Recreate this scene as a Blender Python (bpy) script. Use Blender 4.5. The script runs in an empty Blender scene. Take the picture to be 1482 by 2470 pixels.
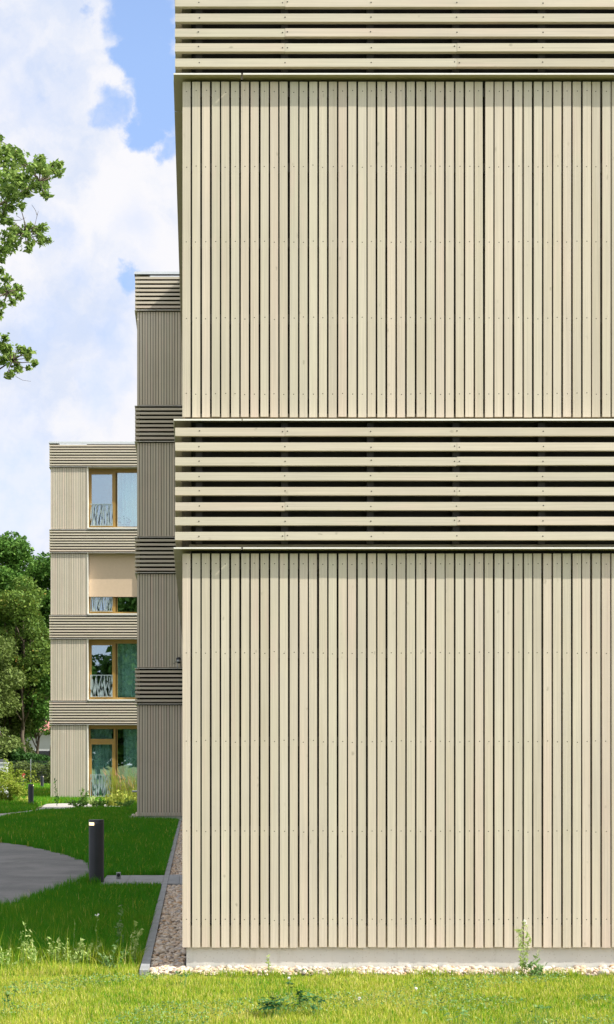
import bpy, bmesh, math, random
import numpy as np
from mathutils import Vector, Matrix

sc = bpy.context.scene
col = sc.collection
rnd = random.Random(7)
rng = np.random.default_rng(7)

# ------------------------------------------------------------ camera
EYE = 1.354            # eye height
F = 4416.0             # focal length in photo pixels (photo 1482 x 2470)
VX, VY = 468.0, 1842.0  # vanishing point of the view axis
cam_d = bpy.data.cameras.new("camera")
cam = bpy.data.objects.new("camera", cam_d)
col.objects.link(cam)
cam.location = (0, 0, EYE)
cam.rotation_euler = (math.radians(90), 0, 0)
cam_d.sensor_fit = 'VERTICAL'
cam_d.sensor_height = 36.0
cam_d.sensor_width = 36.0
cam_d.lens = F / 2470.0 * 36.0
cam_d.shift_x = (741.0 - VX) / 2470.0
cam_d.shift_y = (VY - 1235.0) / 2470.0
cam_d.clip_start = 0.1
cam_d.clip_end = 4000
sc.camera = cam


def P(px, py, Y):
    """world point seen at a photo pixel, at depth Y"""
    return Vector(((px - VX) / F * Y, Y, EYE + (VY - py) / F * Y))


def G(px, py):
    """ground point under a photo pixel"""
    Y = EYE * F / (py - VY)
    return ((px - VX) / F * Y, Y)


# ------------------------------------------------------------ light, sky, exposure
SUN = Vector((1.0, -0.30, 0.95)).normalized()      # towards the sun
elev = math.asin(SUN.z)
azim = math.atan2(SUN.x, SUN.y)
sd = bpy.data.lights.new("sun", 'SUN')
sd.energy = 4.35
sd.angle = math.radians(0.5)
sd.color = (1.0, 0.95, 0.86)
so = bpy.data.objects.new("sun", sd)
col.objects.link(so)
so.location = (30, -20, 40)
so.rotation_euler = SUN.to_track_quat('Z', 'Y').to_euler()

sc.view_settings.view_transform = 'Standard'
sc.view_settings.look = 'None'
sc.view_settings.gamma = 1.0
sc.view_settings.exposure = 0.75
sc.cycles.max_bounces = 8
sc.cycles.transparent_max_bounces = 16


class NT:
    """small helper to write node graphs"""
    def __init__(self, tree):
        self.t = tree
        tree.nodes.clear()

    def n(self, typ, **kw):
        nd = self.t.nodes.new(typ)
        for k, v in kw.items():
            setattr(nd, k, v)
        return nd

    def l(self, a, b):
        self.t.links.new(a, b)

    def val(self, sock, v):
        if hasattr(v, 'is_linked') or isinstance(v, bpy.types.NodeSocket):
            self.l(v, sock)
        else:
            sock.default_value = v

    def math(self, op, a, b=0.0, clamp=False):
        nd = self.n('ShaderNodeMath', operation=op, use_clamp=clamp)
        self.val(nd.inputs[0], a)
        self.val(nd.inputs[1], b)
        return nd.outputs[0]

    def vmath(self, op, a, b=(0, 0, 0)):
        nd = self.n('ShaderNodeVectorMath', operation=op)
        self.val(nd.inputs[0], a)
        self.val(nd.inputs[1], b)
        return nd.outputs['Value'] if op in ('DISTANCE', 'LENGTH', 'DOT_PRODUCT') else nd.outputs[0]

    def noise(self, vec, scale, detail=4, rough=0.55):
        nd = self.n('ShaderNodeTexNoise')
        if vec is not None:
            self.l(vec, nd.inputs['Vector'])
        nd.inputs['Scale'].default_value = scale
        nd.inputs['Detail'].default_value = detail
        nd.inputs['Roughness'].default_value = rough
        return nd.outputs['Fac']

    def rangemap(self, v, a, b, c=0.0, d=1.0, smooth=False):
        nd = self.n('ShaderNodeMapRange')
        if smooth:
            nd.interpolation_type = 'SMOOTHSTEP'
        self.val(nd.inputs[0], v)
        for i, x in enumerate((a, b, c, d)):
            nd.inputs[i + 1].default_value = x
        return nd.outputs[0]

    def ramp(self, v, stops):
        nd = self.n('ShaderNodeValToRGB')
        el = nd.color_ramp.elements
        while len(el) < len(stops):
            el.new(0.5)
        for e, (p, c) in zip(el, stops):
            e.position = p
            e.color = (*c, 1)
        self.val(nd.inputs[0], v)
        return nd.outputs[0]

    def mix(self, f, a, b, blend='MIX'):
        nd = self.n('ShaderNodeMix', data_type='RGBA', blend_type=blend)
        self.val(nd.inputs[0], f)
        for s, v in ((nd.inputs[6], a), (nd.inputs[7], b)):
            if isinstance(v, tuple) and len(v) == 3:
                v = (*v, 1)
            self.val(s, v)
        return nd.outputs[2]


w = bpy.data.worlds.new("World")
sc.world = w
w.use_nodes = True
t = NT(w.node_tree)
tc = t.n('ShaderNodeTexCoord')
dirv = tc.outputs['Generated']
sky = t.n('ShaderNodeTexSky', sky_type='NISHITA')
sky.sun_disc = False
sky.sun_elevation = elev
sky.sun_rotation = azim
sky.air_density = 1.0
sky.dust_density = 0.6
sky.ozone_density = 1.5


def D(px, py):
    return Vector((px - VX, F, VY - py)).normalized()


wob = t.n('ShaderNodeTexNoise')
t.l(dirv, wob.inputs['Vector'])
wob.inputs['Scale'].default_value = 26
wob.inputs['Detail'].default_value = 6
wob.inputs['Roughness'].default_value = 0.6
off = t.vmath('SUBTRACT', wob.outputs['Color'], (0.5, 0.5, 0.5))
offs = t.n('ShaderNodeVectorMath', operation='SCALE')
t.l(off, offs.inputs[0])
offs.inputs['Scale'].default_value = 0.045
dd = t.vmath('ADD', dirv, offs.outputs[0])
patches = [(345, 20, 120, 1.0), (330, 120, 95, 1.0), (390, 215, 115, 1.05), (270, 285, 60, .7), (345, 320, 60, .9),
           (405, 345, 45, .6), (300, 676, 44, .66), (395, 395, 30, .3), (215, 30, 40, .5), (340, 640, 26, .45)]
soft = [(30, 1165, 170, .75), (120, 1210, 120, .6), (140, 575, 60, .5), (215, 945, 60, .55), (250, 830, 90, .4), (90, 780, 90, .35),
        (300, 700, 90, .35), (180, 660, 60, .35), (80, 230, 130, .42), (30, 120, 90, .3), (10, 60, 60, .25), (60, 1000, 80, .3), (330, 560, 60, .25), (20, 1290, 120, .5), (260, 900, 60, .35)]
acc = None
for px, py, r, s in patches:
    c = D(px, py)
    d_ = t.vmath('DISTANCE', dd, tuple(c))
    m = t.rangemap(d_, r / F * 1.25, r / F * 0.35, 0.0, s, smooth=True)
    acc = m if acc is None else t.math('MAXIMUM', acc, m)
acc2 = None
for px, py, r, s in soft:
    d_ = t.vmath('DISTANCE', dd, tuple(D(px, py)))
    m = t.rangemap(d_, r / F * 1.3, 0.0, 0.0, s, smooth=True)
    acc2 = m if acc2 is None else t.math('MAXIMUM', acc2, m)
n1 = t.noise(dd, 13, 9, 0.62)
wisp = t.rangemap(t.noise(dirv, 30, 8, 0.62), 0.36, 0.62, 1.15, 0.45)
acc2 = t.math('MULTIPLY', acc2, wisp)
n0 = t.noise(dirv, 2.3, 3, 0.5)
# clouds everywhere else: open and closed areas by broad noise, but mostly cloudy in the west part seen here
view = t.rangemap(t.vmath('DISTANCE', dirv, tuple(D(200, 600))), 0.45, 0.9, 1.0, 0.0, smooth=True)
base = t.rangemap(n0, 0.35, 0.62, 0.45, 1.05)
base = t.math('ADD', t.math('MULTIPLY', base, t.math('SUBTRACT', 1.0, view)), t.math('MULTIPLY', view, 0.98))
cov = t.math('SUBTRACT', base, acc)
cov = t.math('ADD', cov, t.math('MULTIPLY', t.math('SUBTRACT', n1, 0.5), 1.15))
mask = t.rangemap(cov, 0.22, 0.78, 0.0, 1.0, smooth=True)
mask = t.math('MULTIPLY', mask, t.math('SUBTRACT', 1.0, acc2), True)
sh = t.noise(dd, 11, 9, 0.58)
shade = t.rangemap(sh, 0.38, 0.58, 0.0, 1.0, smooth=True)
CL = 5.9
cloudc = t.mix(shade, (0.70 * CL, 0.785 * CL, 0.97 * CL), (0.97 * CL, 0.965 * CL, 1.0 * CL))
sepd = t.n('ShaderNodeSeparateXYZ')
t.l(dirv, sepd.inputs[0])
lowf = t.rangemap(sepd.outputs[2], 0.10, 0.36, 1.0, 0.0)
skyc = t.mix(1.0, sky.outputs[0], t.mix(lowf, (1.58, 1.49, 1.55, 1), (1.02, .95, 1.18, 1)), 'MULTIPLY')
glow = t.rangemap(t.vmath('DOT_PRODUCT', dirv, tuple(SUN)), 0.05, 0.95, 1.0, 2.1, smooth=True)   # clouds towards the sun are brighter
gc = t.n('ShaderNodeCombineColor')
for i in range(3):
    t.l(glow, gc.inputs[i])
cloudc = t.mix(1.0, cloudc, gc.outputs[0], 'MULTIPLY')
wc = t.mix(mask, skyc, cloudc)
bg = t.n('ShaderNodeBackground')
t.l(wc, bg.inputs['Color'])
bg.inputs['Strength'].default_value = 0.1
wo = t.n('ShaderNodeOutputWorld')
t.l(bg.outputs[0], wo.inputs['Surface'])


# ------------------------------------------------------------ materials
def newmat(name):
    m = bpy.data.materials.new(name)
    m.use_nodes = True
    return m, NT(m.node_tree)


def finish(t, color, rough=0.6, metal=0.0, spec=0.5, bump=None, bump_s=0.2, bump_d=0.01, emit=None):
    p = t.n('ShaderNodeBsdfPrincipled')
    if isinstance(color, tuple):
        color = (*color[:3], 1)
    t.val(p.inputs['Base Color'], color)
    t.val(p.inputs['Roughness'], rough)
    p.inputs['Metallic'].default_value = metal
    p.inputs['Specular IOR Level'].default_value = spec
    if emit:
        p.inputs['Emission Color'].default_value = (*emit[0], 1)
        p.inputs['Emission Strength'].default_value = emit[1]
    if bump is not None:
        b = t.n('ShaderNodeBump')
        b.inputs['Strength'].default_value = bump_s
        b.inputs['Distance'].default_value = bump_d
        t.l(bump, b.inputs['Height'])
        t.l(b.outputs[0], p.inputs['Normal'])
    o = t.n('ShaderNodeOutputMaterial')
    t.l(p.outputs[0], o.inputs['Surface'])
    return p


def plain(name, color, rough=0.6, metal=0.0, var=0.08, scale=6.0, spec=0.5):
    m, t = newmat(name)
    tc = t.n('ShaderNodeTexCoord')
    nz = t.noise(tc.outputs['Object'], scale, 6, 0.6)
    f = t.rangemap(nz, 0.3, 0.7, 1 - var, 1 + var)
    c = t.mix(1.0, color, t.n('ShaderNodeCombineColor').outputs[0], 'MULTIPLY')
    cc = [n for n in t.t.nodes if n.bl_idname == 'ShaderNodeCombineColor'][0]
    for i in range(3):
        t.l(f, cc.inputs[i])
    r = t.rangemap(nz, 0.3, 0.7, max(0.02, rough - .08), min(1, rough + .08))
    finish(t, c, r, metal, spec, bump=nz, bump_s=0.08)
    return m


def wood(name, vertical, gain=1.0):
    m, t = newmat(name)
    tc = t.n('ShaderNodeTexCoord')
    at = t.n('ShaderNodeAttribute', attribute_name='tint')
    tint = at.outputs['Fac']
    g = gain
    base = t.ramp(tint, [(0.0, (.65 * g, .54 * g, .44 * g)), (0.2, (.70 * g, .59 * g, .49 * g)), (0.4, (.675 * g, .585 * g, .485 * g)),
                         (0.55, (.72 * g, .60 * g, .505 * g)), (0.7, (.735 * g, .585 * g, .50 * g)), (0.85, (.69 * g, .595 * g, .50 * g)),
                         (1.0, (.66 * g, .55 * g, .455 * g))])
    sv = (70, 70, 1.0) if vertical else (1.0, 1.0, 70)
    vec = t.vmath('MULTIPLY', tc.outputs['Object'], sv)
    shift = t.math('MULTIPLY', tint, 173.0)
    cs = t.n('ShaderNodeCombineXYZ')
    for i in range(3):
        t.l(shift, cs.inputs[i])
    vec = t.vmath('ADD', vec, cs.outputs[0])
    gr = t.noise(vec, 1.6, 5, 0.65)
    bv_ = t.n('ShaderNodeTexWhiteNoise', noise_dimensions='1D')
    t.l(t.math('MULTIPLY', tint, 917.0), bv_.inputs['W'])
    gf = t.math('MULTIPLY', t.rangemap(gr, 0.25, 0.75, 0.83, 1.07), t.rangemap(bv_.outputs['Value'], 0.0, 1.0, 0.90, 1.03))
    stv = t.vmath('MULTIPLY', tc.outputs['Object'], (5, 5, 5))
    gf = t.math('MULTIPLY', gf, t.rangemap(t.noise(stv, .35, 6, 0.7), 0.3, 0.7, 0.95, 1.03))
    # broad weathering along each board
    sv2 = (9, 9, 1.6) if vertical else (1.6, 1.6, 9)
    v2 = t.vmath('ADD', t.vmath('MULTIPLY', tc.outputs['Object'], sv2), cs.outputs[0])
    wz = t.noise(v2, 1.0, 3, 0.5)
    base = t.mix(1.0, base, (.95, 1.0, .93), 'MULTIPLY')
    tone = t.mix(t.rangemap(wz, 0.42, 0.72, 0, 0.55), base, (.64 * g, .57 * g, .475 * g))
    tone = t.mix(t.rangemap(wz, 0.44, 0.24, 0, 0.5), tone, (.72 * g, .565 * g, .475 * g))
    # knots
    sv3 = (16, 16, 9) if vertical else (9, 9, 16)
    v3 = t.vmath('ADD', t.vmath('MULTIPLY', tc.outputs['Object'], sv3), cs.outputs[0])
    vor = t.n('ShaderNodeTexVoronoi')
    t.l(t.vmath('ADD', v3, off_noise(t, v3, 3.0, 0.35)), vor.inputs['Vector'])
    vor.inputs['Scale'].default_value = 0.78
    kn = t.math('MULTIPLY', t.rangemap(vor.outputs['Distance'], 0.03, 0.14, 1.0, 0.0, smooth=True), t.rangemap(keep_c(t, vor), 0.0, 1.0, .35, 1.1))
    keep = t.n('ShaderNodeSeparateColor')
    t.l(vor.outputs['Color'], keep.inputs[0])
    kn = t.math('MULTIPLY', kn, t.math('GREATER_THAN', keep.outputs[0], 0.5))
    ring = t.rangemap(gr, 0.4, 0.55, 0.25, 1.0)
    kn = t.math('MULTIPLY', kn, ring)
    tone = t.mix(t.math('MULTIPLY', kn, 0.5), tone, (.22 * g, .19 * g, .12 * g))
    cc = t.n('ShaderNodeCombineColor')
    for i in range(3):
        t.l(gf, cc.inputs[i])
    c = t.mix(1.0, tone, cc.outputs[0], 'MULTIPLY')
    finish(t, c, 0.72, 0, 0.3, bump=gr, bump_s=0.25, bump_d=0.002)
    return m


def keep_c(t, vor):
    sp = t.n('ShaderNodeSeparateColor')
    t.l(vor.outputs['Color'], sp.inputs[0])
    return sp.outputs[1]


def off_noise(t, v, scale, amt):
    nd = t.n('ShaderNodeTexNoise')
    t.l(v, nd.inputs['Vector'])
    nd.inputs['Scale'].default_value = scale
    s = t.n('ShaderNodeVectorMath', operation='SCALE')
    t.l(nd.outputs['Color'], s.inputs[0])
    s.inputs['Scale'].default_value = amt
    return s.outputs[0]


def leafmat(name, stops, trans=0.35, rough=0.55, patch=None):
    m, t = newmat(name)
    at = t.n('ShaderNodeAttribute', attribute_name='tint')
    c = t.ramp(at.outputs['Fac'], stops)
    if patch:
        tc = t.n('ShaderNodeTexCoord')
        nz = t.noise(tc.outputs['Object'], patch[0], 4, 0.6)
        c = t.mix(t.rangemap(nz, 0.4, 0.68, 0, patch[2]), c, patch[1])
    p = t.n('ShaderNodeBsdfPrincipled')
    t.l(c, p.inputs['Base Color'])
    p.inputs['Roughness'].default_value = rough
    p.inputs['Specular IOR Level'].default_value = 0.15
    tr = t.n('ShaderNodeBsdfTranslucent')
    t.l(c, tr.inputs['Color'])
    mx = t.n('ShaderNodeMixShader')
    mx.inputs[0].default_value = trans
    t.l(p.outputs[0], mx.inputs[1])
    t.l(tr.outputs[0], mx.inputs[2])
    o = t.n('ShaderNodeOutputMaterial')
    t.l(mx.outputs[0], o.inputs['Surface'])
    return m


M = {}
M['woodV'] = wood('glazed_wood_upright', True)
M['woodH'] = wood('glazed_wood_level', False)
M['dark'] = plain('black_membrane', (.010, .009, .007), 0.8)
M['batten'] = plain('dark_batten', (.05, .043, .035), 0.7)
M['stud'] = plain('grey_stud', (.020, .018, .017), 0.7)
M['flash'] = plain('sage_cream_metal', (.46, .40, .29), 0.38, 0.0, 0.03)
M['lip'] = plain('sunlit_flashing_edge', (.86, .83, .75), 0.35, 0.0, 0.02)  # flashing metal again, sun on the lip put into a paler colour
M['flash_shaded'] = plain('shaded_flashing_metal', (.30, .265, .19), 0.45, 0.0, 0.06)  # same metal, shade on upstands and soffits put into a darker colour
M['coping'] = plain('pale_coping', (.62, .65, .66), 0.4, 0.0, 0.03)
M['plinth0'] = plain('plinth_render', (.56, .54, .475), 0.85, 0.0, 0.06, 4.0)
M['inner'] = plain('inner_wall', (.35, .34, .30), 0.9)
M['room'] = plain('room_wall', (.30, .31, .30), 0.9)
M['nail'] = plain('screw_steel', (.10, .09, .07), 0.45, 0.6)
M['frame'] = plain('ochre_window_frame', (.32, .195, .045), 0.45, 0, 0.05, 3)
M['trim'] = plain('cream_trim', (.80, .77, .68), 0.4, 0, 0.02)
M['rail'] = plain('white_steel', (.27, .34, .35), 0.4, 0, 0.03)
M['curtain'] = plain('pale_curtain', (.80, .86, .82), 0.9, 0, 0.10, 3)
M['blind'] = plain('tan_blind', (.56, .43, .30), 0.8, 0, 0.04, 12)
M['anth'] = plain('anthracite_paint', (.035, .038, .046), 0.38, 0.0, 0.12, 5)
M['black'] = plain('black_plastic', (.012, .014, .016), 0.35)
M['steel'] = plain('grey_steel', (.35, .36, .37), 0.35, 0.7)
M['bark'] = plain('bark', (.10, .075, .05), 0.9, 0, 0.3, 10)
M['redroof'] = plain('red_roof', (.45, .16, .13), 0.8, 0, 0.12, 3)
M['housewall'] = plain('pale_house_wall', (.55, .56, .57), 0.9, 0, 0.06, 1)
M['whitepaint'] = plain('white_paint', (.70, .72, .72), 0.5, 0, 0.03)
M['greyfence'] = plain('grey_fence', (.12, .12, .13), 0.8, 0, 0.15, 4)
M['roofmat'] = plain('roof_gravel', (.30, .29, .27), 0.95, 0, 0.2, 30)

# glass
m, t = newmat('window_glass')
gl = t.n('ShaderNodeBsdfGlossy')
gl.inputs['Roughness'].default_value = 0.0
gl.inputs['Color'].default_value = (.86, .93, .97, 1)
trn = t.n('ShaderNodeBsdfTransparent')
trn.inputs['Color'].default_value = (.78, .93, .90, 1)
mx = t.n('ShaderNodeMixShader')
mx.inputs[0].default_value = 0.38
t.l(trn.outputs[0], mx.inputs[1])
t.l(gl.outputs[0], mx.inputs[2])
o = t.n('ShaderNodeOutputMaterial')
t.l(mx.outputs[0], o.inputs['Surface'])
M['glass'] = m

# lamp slot that is on
m, t = newmat('warm_lamp_slot')
finish(t, (.8, .7, .5), 0.5, emit=((1.0, .74, .38), 1.15))
M['lamp'] = m

# asphalt
m, t = newmat('asphalt')
tc = t.n('ShaderNodeTexCoord')
nf = t.noise(tc.outputs['Object'], 190, 3, 0.7)
nb = t.noise(tc.outputs['Object'], 1.3, 5, 0.6)
c = t.ramp(nf, [(0.3, (.08, .079, .077)), (0.55, (.15, .148, .143)), (0.75, (.30, .29, .275))])
c = t.mix(t.rangemap(nb, 0.4, 0.62, 0, 0.6), c, (.25, .24, .225))
nd = t.noise(t.vmath('MULTIPLY', tc.outputs['Object'], (1, .35, 1)), 3.0, 7, 0.7)
c = t.mix(t.rangemap(nd, 0.52, 0.7, 0, 0.5), c, (.10, .098, .09))
finish(t, c, 0.85, bump=nf, bump_s=0.5, bump_d=0.004)
M['asphalt'] = m

# concrete kerb and paving
m, t = newmat('concrete')
tc = t.n('ShaderNodeTexCoord')
nf = t.noise(tc.outputs['Object'], 60, 6, 0.75)
nb = t.noise(tc.outputs['Object'], 5, 4, 0.6)
c = t.ramp(nf, [(0.3, (.17, .18, .19)), (0.5, (.29, .295, .30)), (0.72, (.42, .42, .41))])
c = t.mix(t.rangemap(nb, 0.45, 0.7, 0, 0.5), c, (.15, .155, .14))
finish(t, c, 0.85, bump=nf, bump_s=0.4, bump_d=0.003)
M['concrete'] = m

m, t = newmat('light_paving')
tc = t.n('ShaderNodeTexCoord')
br = t.n('ShaderNodeTexBrick')
t.l(tc.outputs['Object'], br.inputs['Vector'])
br.inputs['Scale'].default_value = 2.2
br.inputs['Color1'].default_value = (.40, .37, .34, 1)
br.inputs['Color2'].default_value = (.46, .43, .39, 1)
br.inputs['Mortar'].default_value = (.2, .19, .16, 1)
br.inputs['Mortar Size'].default_value = 0.01
finish(t, br.outputs[0], 0.9)
M['paving'] = m

m, t = newmat('stained_plinth')
tc = t.n('ShaderNodeTexCoord')
ns = t.noise(tc.outputs['Object'], 5, 6, 0.65)
st = t.noise(t.vmath('MULTIPLY', tc.outputs['Object'], (26, 26, 1.5)), 1.0, 5, 0.7)
sp_ = t.n('ShaderNodeTexVoronoi')
t.l(tc.outputs['Object'], sp_.inputs['Vector'])
sp_.inputs['Scale'].default_value = 45
c = t.mix(t.rangemap(ns, 0.4, 0.65, 0, 0.35), (.62, .62, .56), (.52, .52, .45))
c = t.mix(t.rangemap(st, 0.55, 0.75, 0, 0.35), c, (.36, .36, .27))
c = t.mix(t.rangemap(sp_.outputs['Distance'], 0.10, 0.22, 0.4, 0), c, (.30, .25, .17))
finish(t, c, 0.9, bump=ns, bump_s=0.1)
M['plinth'] = m

# pebbles
m, t = newmat('river_pebble')
at = t.n('ShaderNodeAttribute', attribute_name='tint')
c = t.ramp(at.outputs['Fac'], [(0.0, (.20, .14, .09)), (0.15, (.42, .34, .27)), (0.32, (.60, .45, .29)), (0.45, (.70, .62, .52)),
                               (0.58, (.50, .29, .13)), (0.68, (.62, .46, .31)), (0.8, (.38, .34, .32)), (0.92, (.75, .65, .50)), (1.0, (.40, .20, .10))])
tc = t.n('ShaderNodeTexCoord')
nz = t.noise(tc.outputs['Object'], 70, 4, 0.6)
c = t.mix(t.rangemap(nz, 0.4, 0.7, 0, 0.3), c, (.6, .57, .52))
finish(t, c, 0.6, spec=0.4)
M['pebble'] = m

# soil under the grass
m, t = newmat('lawn_soil')
tc = t.n('ShaderNodeTexCoord')
nf = t.noise(tc.outputs['Object'], 30, 6, 0.7)
nb = t.noise(tc.outputs['Object'], 0.7, 4, 0.6)
c = t.ramp(nf, [(0.3, (.045, .065, .010)), (0.5, (.10, .13, .018)), (0.75, (.20, .20, .05))])
c = t.mix(t.rangemap(nb, 0.4, 0.6, 0, 0.4), c, (.10, .12, .03))
finish(t, c, 0.95, bump=nf, bump_s=0.6, bump_d=0.02)
M['soil'] = m

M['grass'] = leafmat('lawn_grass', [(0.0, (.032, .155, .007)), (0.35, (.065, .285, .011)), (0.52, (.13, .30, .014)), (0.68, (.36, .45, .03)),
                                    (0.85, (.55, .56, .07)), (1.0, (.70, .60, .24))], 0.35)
M['oak'] = leafmat('oak_leaves', [(0.0, (.08, .15, .03)), (0.5, (.19, .30, .06)), (1.0, (.42, .52, .14))], 0.35)
M['leafA'] = leafmat('deep_green_leaves', [(0.0, (.035, .09, .016)), (0.5, (.10, .22, .035)), (1.0, (.24, .38, .08))], 0.3)
M['leafB'] = leafmat('russet_green_leaves', [(0.0, (.06, .11, .02)), (0.6, (.15, .24, .04)), (0.85, (.24, .29, .05)), (1.0, (.40, .22, .05))], 0.3)
M['leafC'] = leafmat('olive_leaves', [(0.0, (.055, .09, .02)), (0.5, (.16, .22, .05)), (1.0, (.33, .40, .14))], 0.3)
M['leafD'] = leafmat('dark_shrub_leaves', [(0.0, (.016, .045, .008)), (0.6, (.05, .13, .025)), (1.0, (.12, .26, .05))], 0.3)
M['shrub'] = leafmat('yellow_green_leaves', [(0.0, (.14, .22, .02)), (0.5, (.36, .46, .06)), (1.0, (.62, .60, .15))], 0.4)
M['weed'] = leafmat('pale_weed_leaves', [(0.0, (.14, .27, .05)), (0.5, (.32, .45, .12)), (1.0, (.60, .66, .28))], 0.4)
M['clover'] = leafmat('dark_clover_leaves', [(0.0, (.012, .06, .02)), (0.6, (.035, .13, .035)), (1.0, (.14, .27, .10))], 0.25)
M['clovergc'] = leafmat('low_clover', [(0.0, (.07, .18, .05)), (0.5, (.16, .30, .09)), (1.0, (.36, .45, .20))], 0.3)
M['straw'] = leafmat('seed_heads', [(0.0, (.35, .33, .12)), (0.5, (.55, .42, .22)), (1.0, (.70, .42, .28))], 0.4)
M['flower'] = plain('white_petals', (.85, .83, .80), 0.8)
M['redflower'] = plain('red_petals', (.45, .05, .03), 0.7)


# ------------------------------------------------------------ object helpers
def tag(o, label=None, cat=None, group=None, kind=None):
    if label: o['label'] = label
    if cat: o['category'] = cat
    if group: o['group'] = group
    if kind: o['kind'] = kind
    return o


def empty(name, loc, label, cat, group=None):
    o = bpy.data.objects.new(name, None)
    o.empty_display_size = 0.2
    o.location = loc
    col.objects.link(o)
    return tag(o, label, cat, group)


class MB:
    def __init__(self):
        self.v, self.f, self.t, self.m = [], [], [], []

    def box(self, x0, x1, y0, y1, z0, z1, tint=0.5, mat=0):
        b = len(self.v)
        self.v += [(x0, y0, z0), (x1, y0, z0), (x1, y1, z0), (x0, y1, z0), (x0, y0, z1), (x1, y0, z1), (x1, y1, z1), (x0, y1, z1)]
        self.f += [(b, b + 3, b + 2, b + 1), (b + 4, b + 5, b + 6, b + 7), (b, b + 1, b + 5, b + 4), (b + 1, b + 2, b + 6, b + 5),
                   (b + 2, b + 3, b + 7, b + 6), (b + 3, b, b + 4, b + 7)]
        self.t += [tint] * 8
        self.m += [mat] * 6

    def poly(self, pts, faces, tint=0.5, mat=0):
        b = len(self.v)
        self.v += [tuple(p) for p in pts]
        self.f += [tuple(i + b for i in f) for f in faces]
        self.t += [tint] * len(pts)
        self.m += [mat] * len(faces)

    def disc(self, c, axis, r, h, n=7, tint=0.5, mat=0):
        """small round head; axis 'y-' faces -Y, 'x-' faces -X, 'z' up"""
        a, bpts = [], []
        for i in range(n):
            an = 2 * math.pi * i / n
            u, w_ = r * math.cos(an), r * math.sin(an)
            if axis == 'y-':
                a.append((c[0] + u, c[1], c[2] + w_)); bpts.append((c[0] + u * .8, c[1] - h, c[2] + w_ * .8))
            elif axis == 'x-':
                a.append((c[0], c[1] + u, c[2] + w_)); bpts.append((c[0] - h, c[1] + u * .8, c[2] + w_ * .8))
            else:
                a.append((c[0] + u, c[1] + w_, c[2])); bpts.append((c[0] + u, c[1] + w_, c[2] + h))
        fs = [(i, (i + 1) % n, n + (i + 1) % n, n + i) for i in range(n)] + [tuple(range(n, 2 * n))]
        self.poly(a + bpts, fs, tint, mat)

    def tube(self, pts, r0, r1=None, n=6, tint=0.5, mat=0, cap=True):
        r1 = r0 if r1 is None else r1
        pts = [Vector(p) for p in pts]
        rings = []
        for i, p in enumerate(pts):
            d = (pts[min(i + 1, len(pts) - 1)] - pts[max(i - 1, 0)]).normalized()
            up = Vector((0, 0, 1)) if abs(d.z) < 0.95 else Vector((1, 0, 0))
            a = d.cross(up).normalized()
            b_ = d.cross(a)
            r = r0 + (r1 - r0) * i / max(1, len(pts) - 1)
            rings.append([p + a * (r * math.cos(2 * math.pi * k / n)) + b_ * (r * math.sin(2 * math.pi * k / n)) for k in range(n)])
        vs = [q for rg in rings for q in rg]
        fs = []
        for i in range(len(pts) - 1):
            for k in range(n):
                fs.append((i * n + k, i * n + (k + 1) % n, (i + 1) * n + (k + 1) % n, (i + 1) * n + k))
        if cap:
            fs.append(tuple(range(n))[::-1])
            fs.append(tuple(range((len(pts) - 1) * n, len(pts) * n)))
        self.poly(vs, fs, tint, mat)

    def build(self, name, mats, parent=None, swap=False, smooth=False):
        me = bpy.data.meshes.new(name)
        v = np.array(self.v, dtype=float)
        if swap:   # facade frame for the left side: local (x, y) -> world (y-depth as x, x as y)
            v = v[:, [1, 0, 2]]
            fs = [f[::-1] for f in self.f]
        else:
            fs = self.f
        if parent is not None:
            v = v - np.array(world_loc(parent))
        me.from_pydata(v.tolist(), [], fs)
        a = me.attributes.new('tint', 'FLOAT', 'POINT')
        a.data.foreach_set('value', np.array(self.t, dtype=np.float32))
        mats = mats if isinstance(mats, (list, tuple)) else [mats]
        for mm in mats:
            me.materials.append(mm)
        if len(mats) > 1:
            me.polygons.foreach_set('material_index', self.m)
        if smooth:
            me.polygons.foreach_set('use_smooth', [True] * len(me.polygons))
        o = bpy.data.objects.new(name, me)
        col.objects.link(o)
        if parent is not None:
            o.parent = parent
        return o


def world_loc(o):
    l = Vector(o.location)
    while o.parent:
        o = o.parent
        l += Vector(o.location)
    return l


def npmesh(name, V, Fq, tint, mat, parent=None, loops=4, smooth=False):
    """mesh from numpy arrays, all faces with the same number of corners"""
    me = bpy.data.meshes.new(name)
    V = np.asarray(V, dtype=np.float32)
    if parent is not None:
        V = V - np.array(world_loc(parent), dtype=np.float32)
    nf = len(Fq)
    me.vertices.add(len(V))
    me.vertices.foreach_set('co', V.ravel())
    me.loops.add(nf * loops)
    me.loops.foreach_set('vertex_index', np.asarray(Fq, dtype=np.int32).ravel())
    me.polygons.add(nf)
    me.polygons.foreach_set('loop_start', np.arange(0, nf * loops, loops, dtype=np.int32))
    if smooth:
        me.polygons.foreach_set('use_smooth', np.ones(nf, dtype=bool))
    me.update(calc_edges=True)
    a = me.attributes.new('tint', 'FLOAT', 'POINT')
    a.data.foreach_set('value', np.asarray(tint, dtype=np.float32))
    me.materials.append(mat)
    o = bpy.data.objects.new(name, me)
    col.objects.link(o)
    if parent is not None:
        o.parent = parent
    return o


# ------------------------------------------------------------ ground, paths
def sheet(name, pts, z, mat, label=None, kind='structure'):
    me = bpy.data.meshes.new(name)
    me.from_pydata([(x, y, z) for x, y in pts], [], [tuple(range(len(pts)))])
    me.materials.append(mat)
    o = bpy.data.objects.new(name, me)
    col.objects.link(o)
    o['kind'] = kind
    if label: o['label'] = label
    return o


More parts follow.
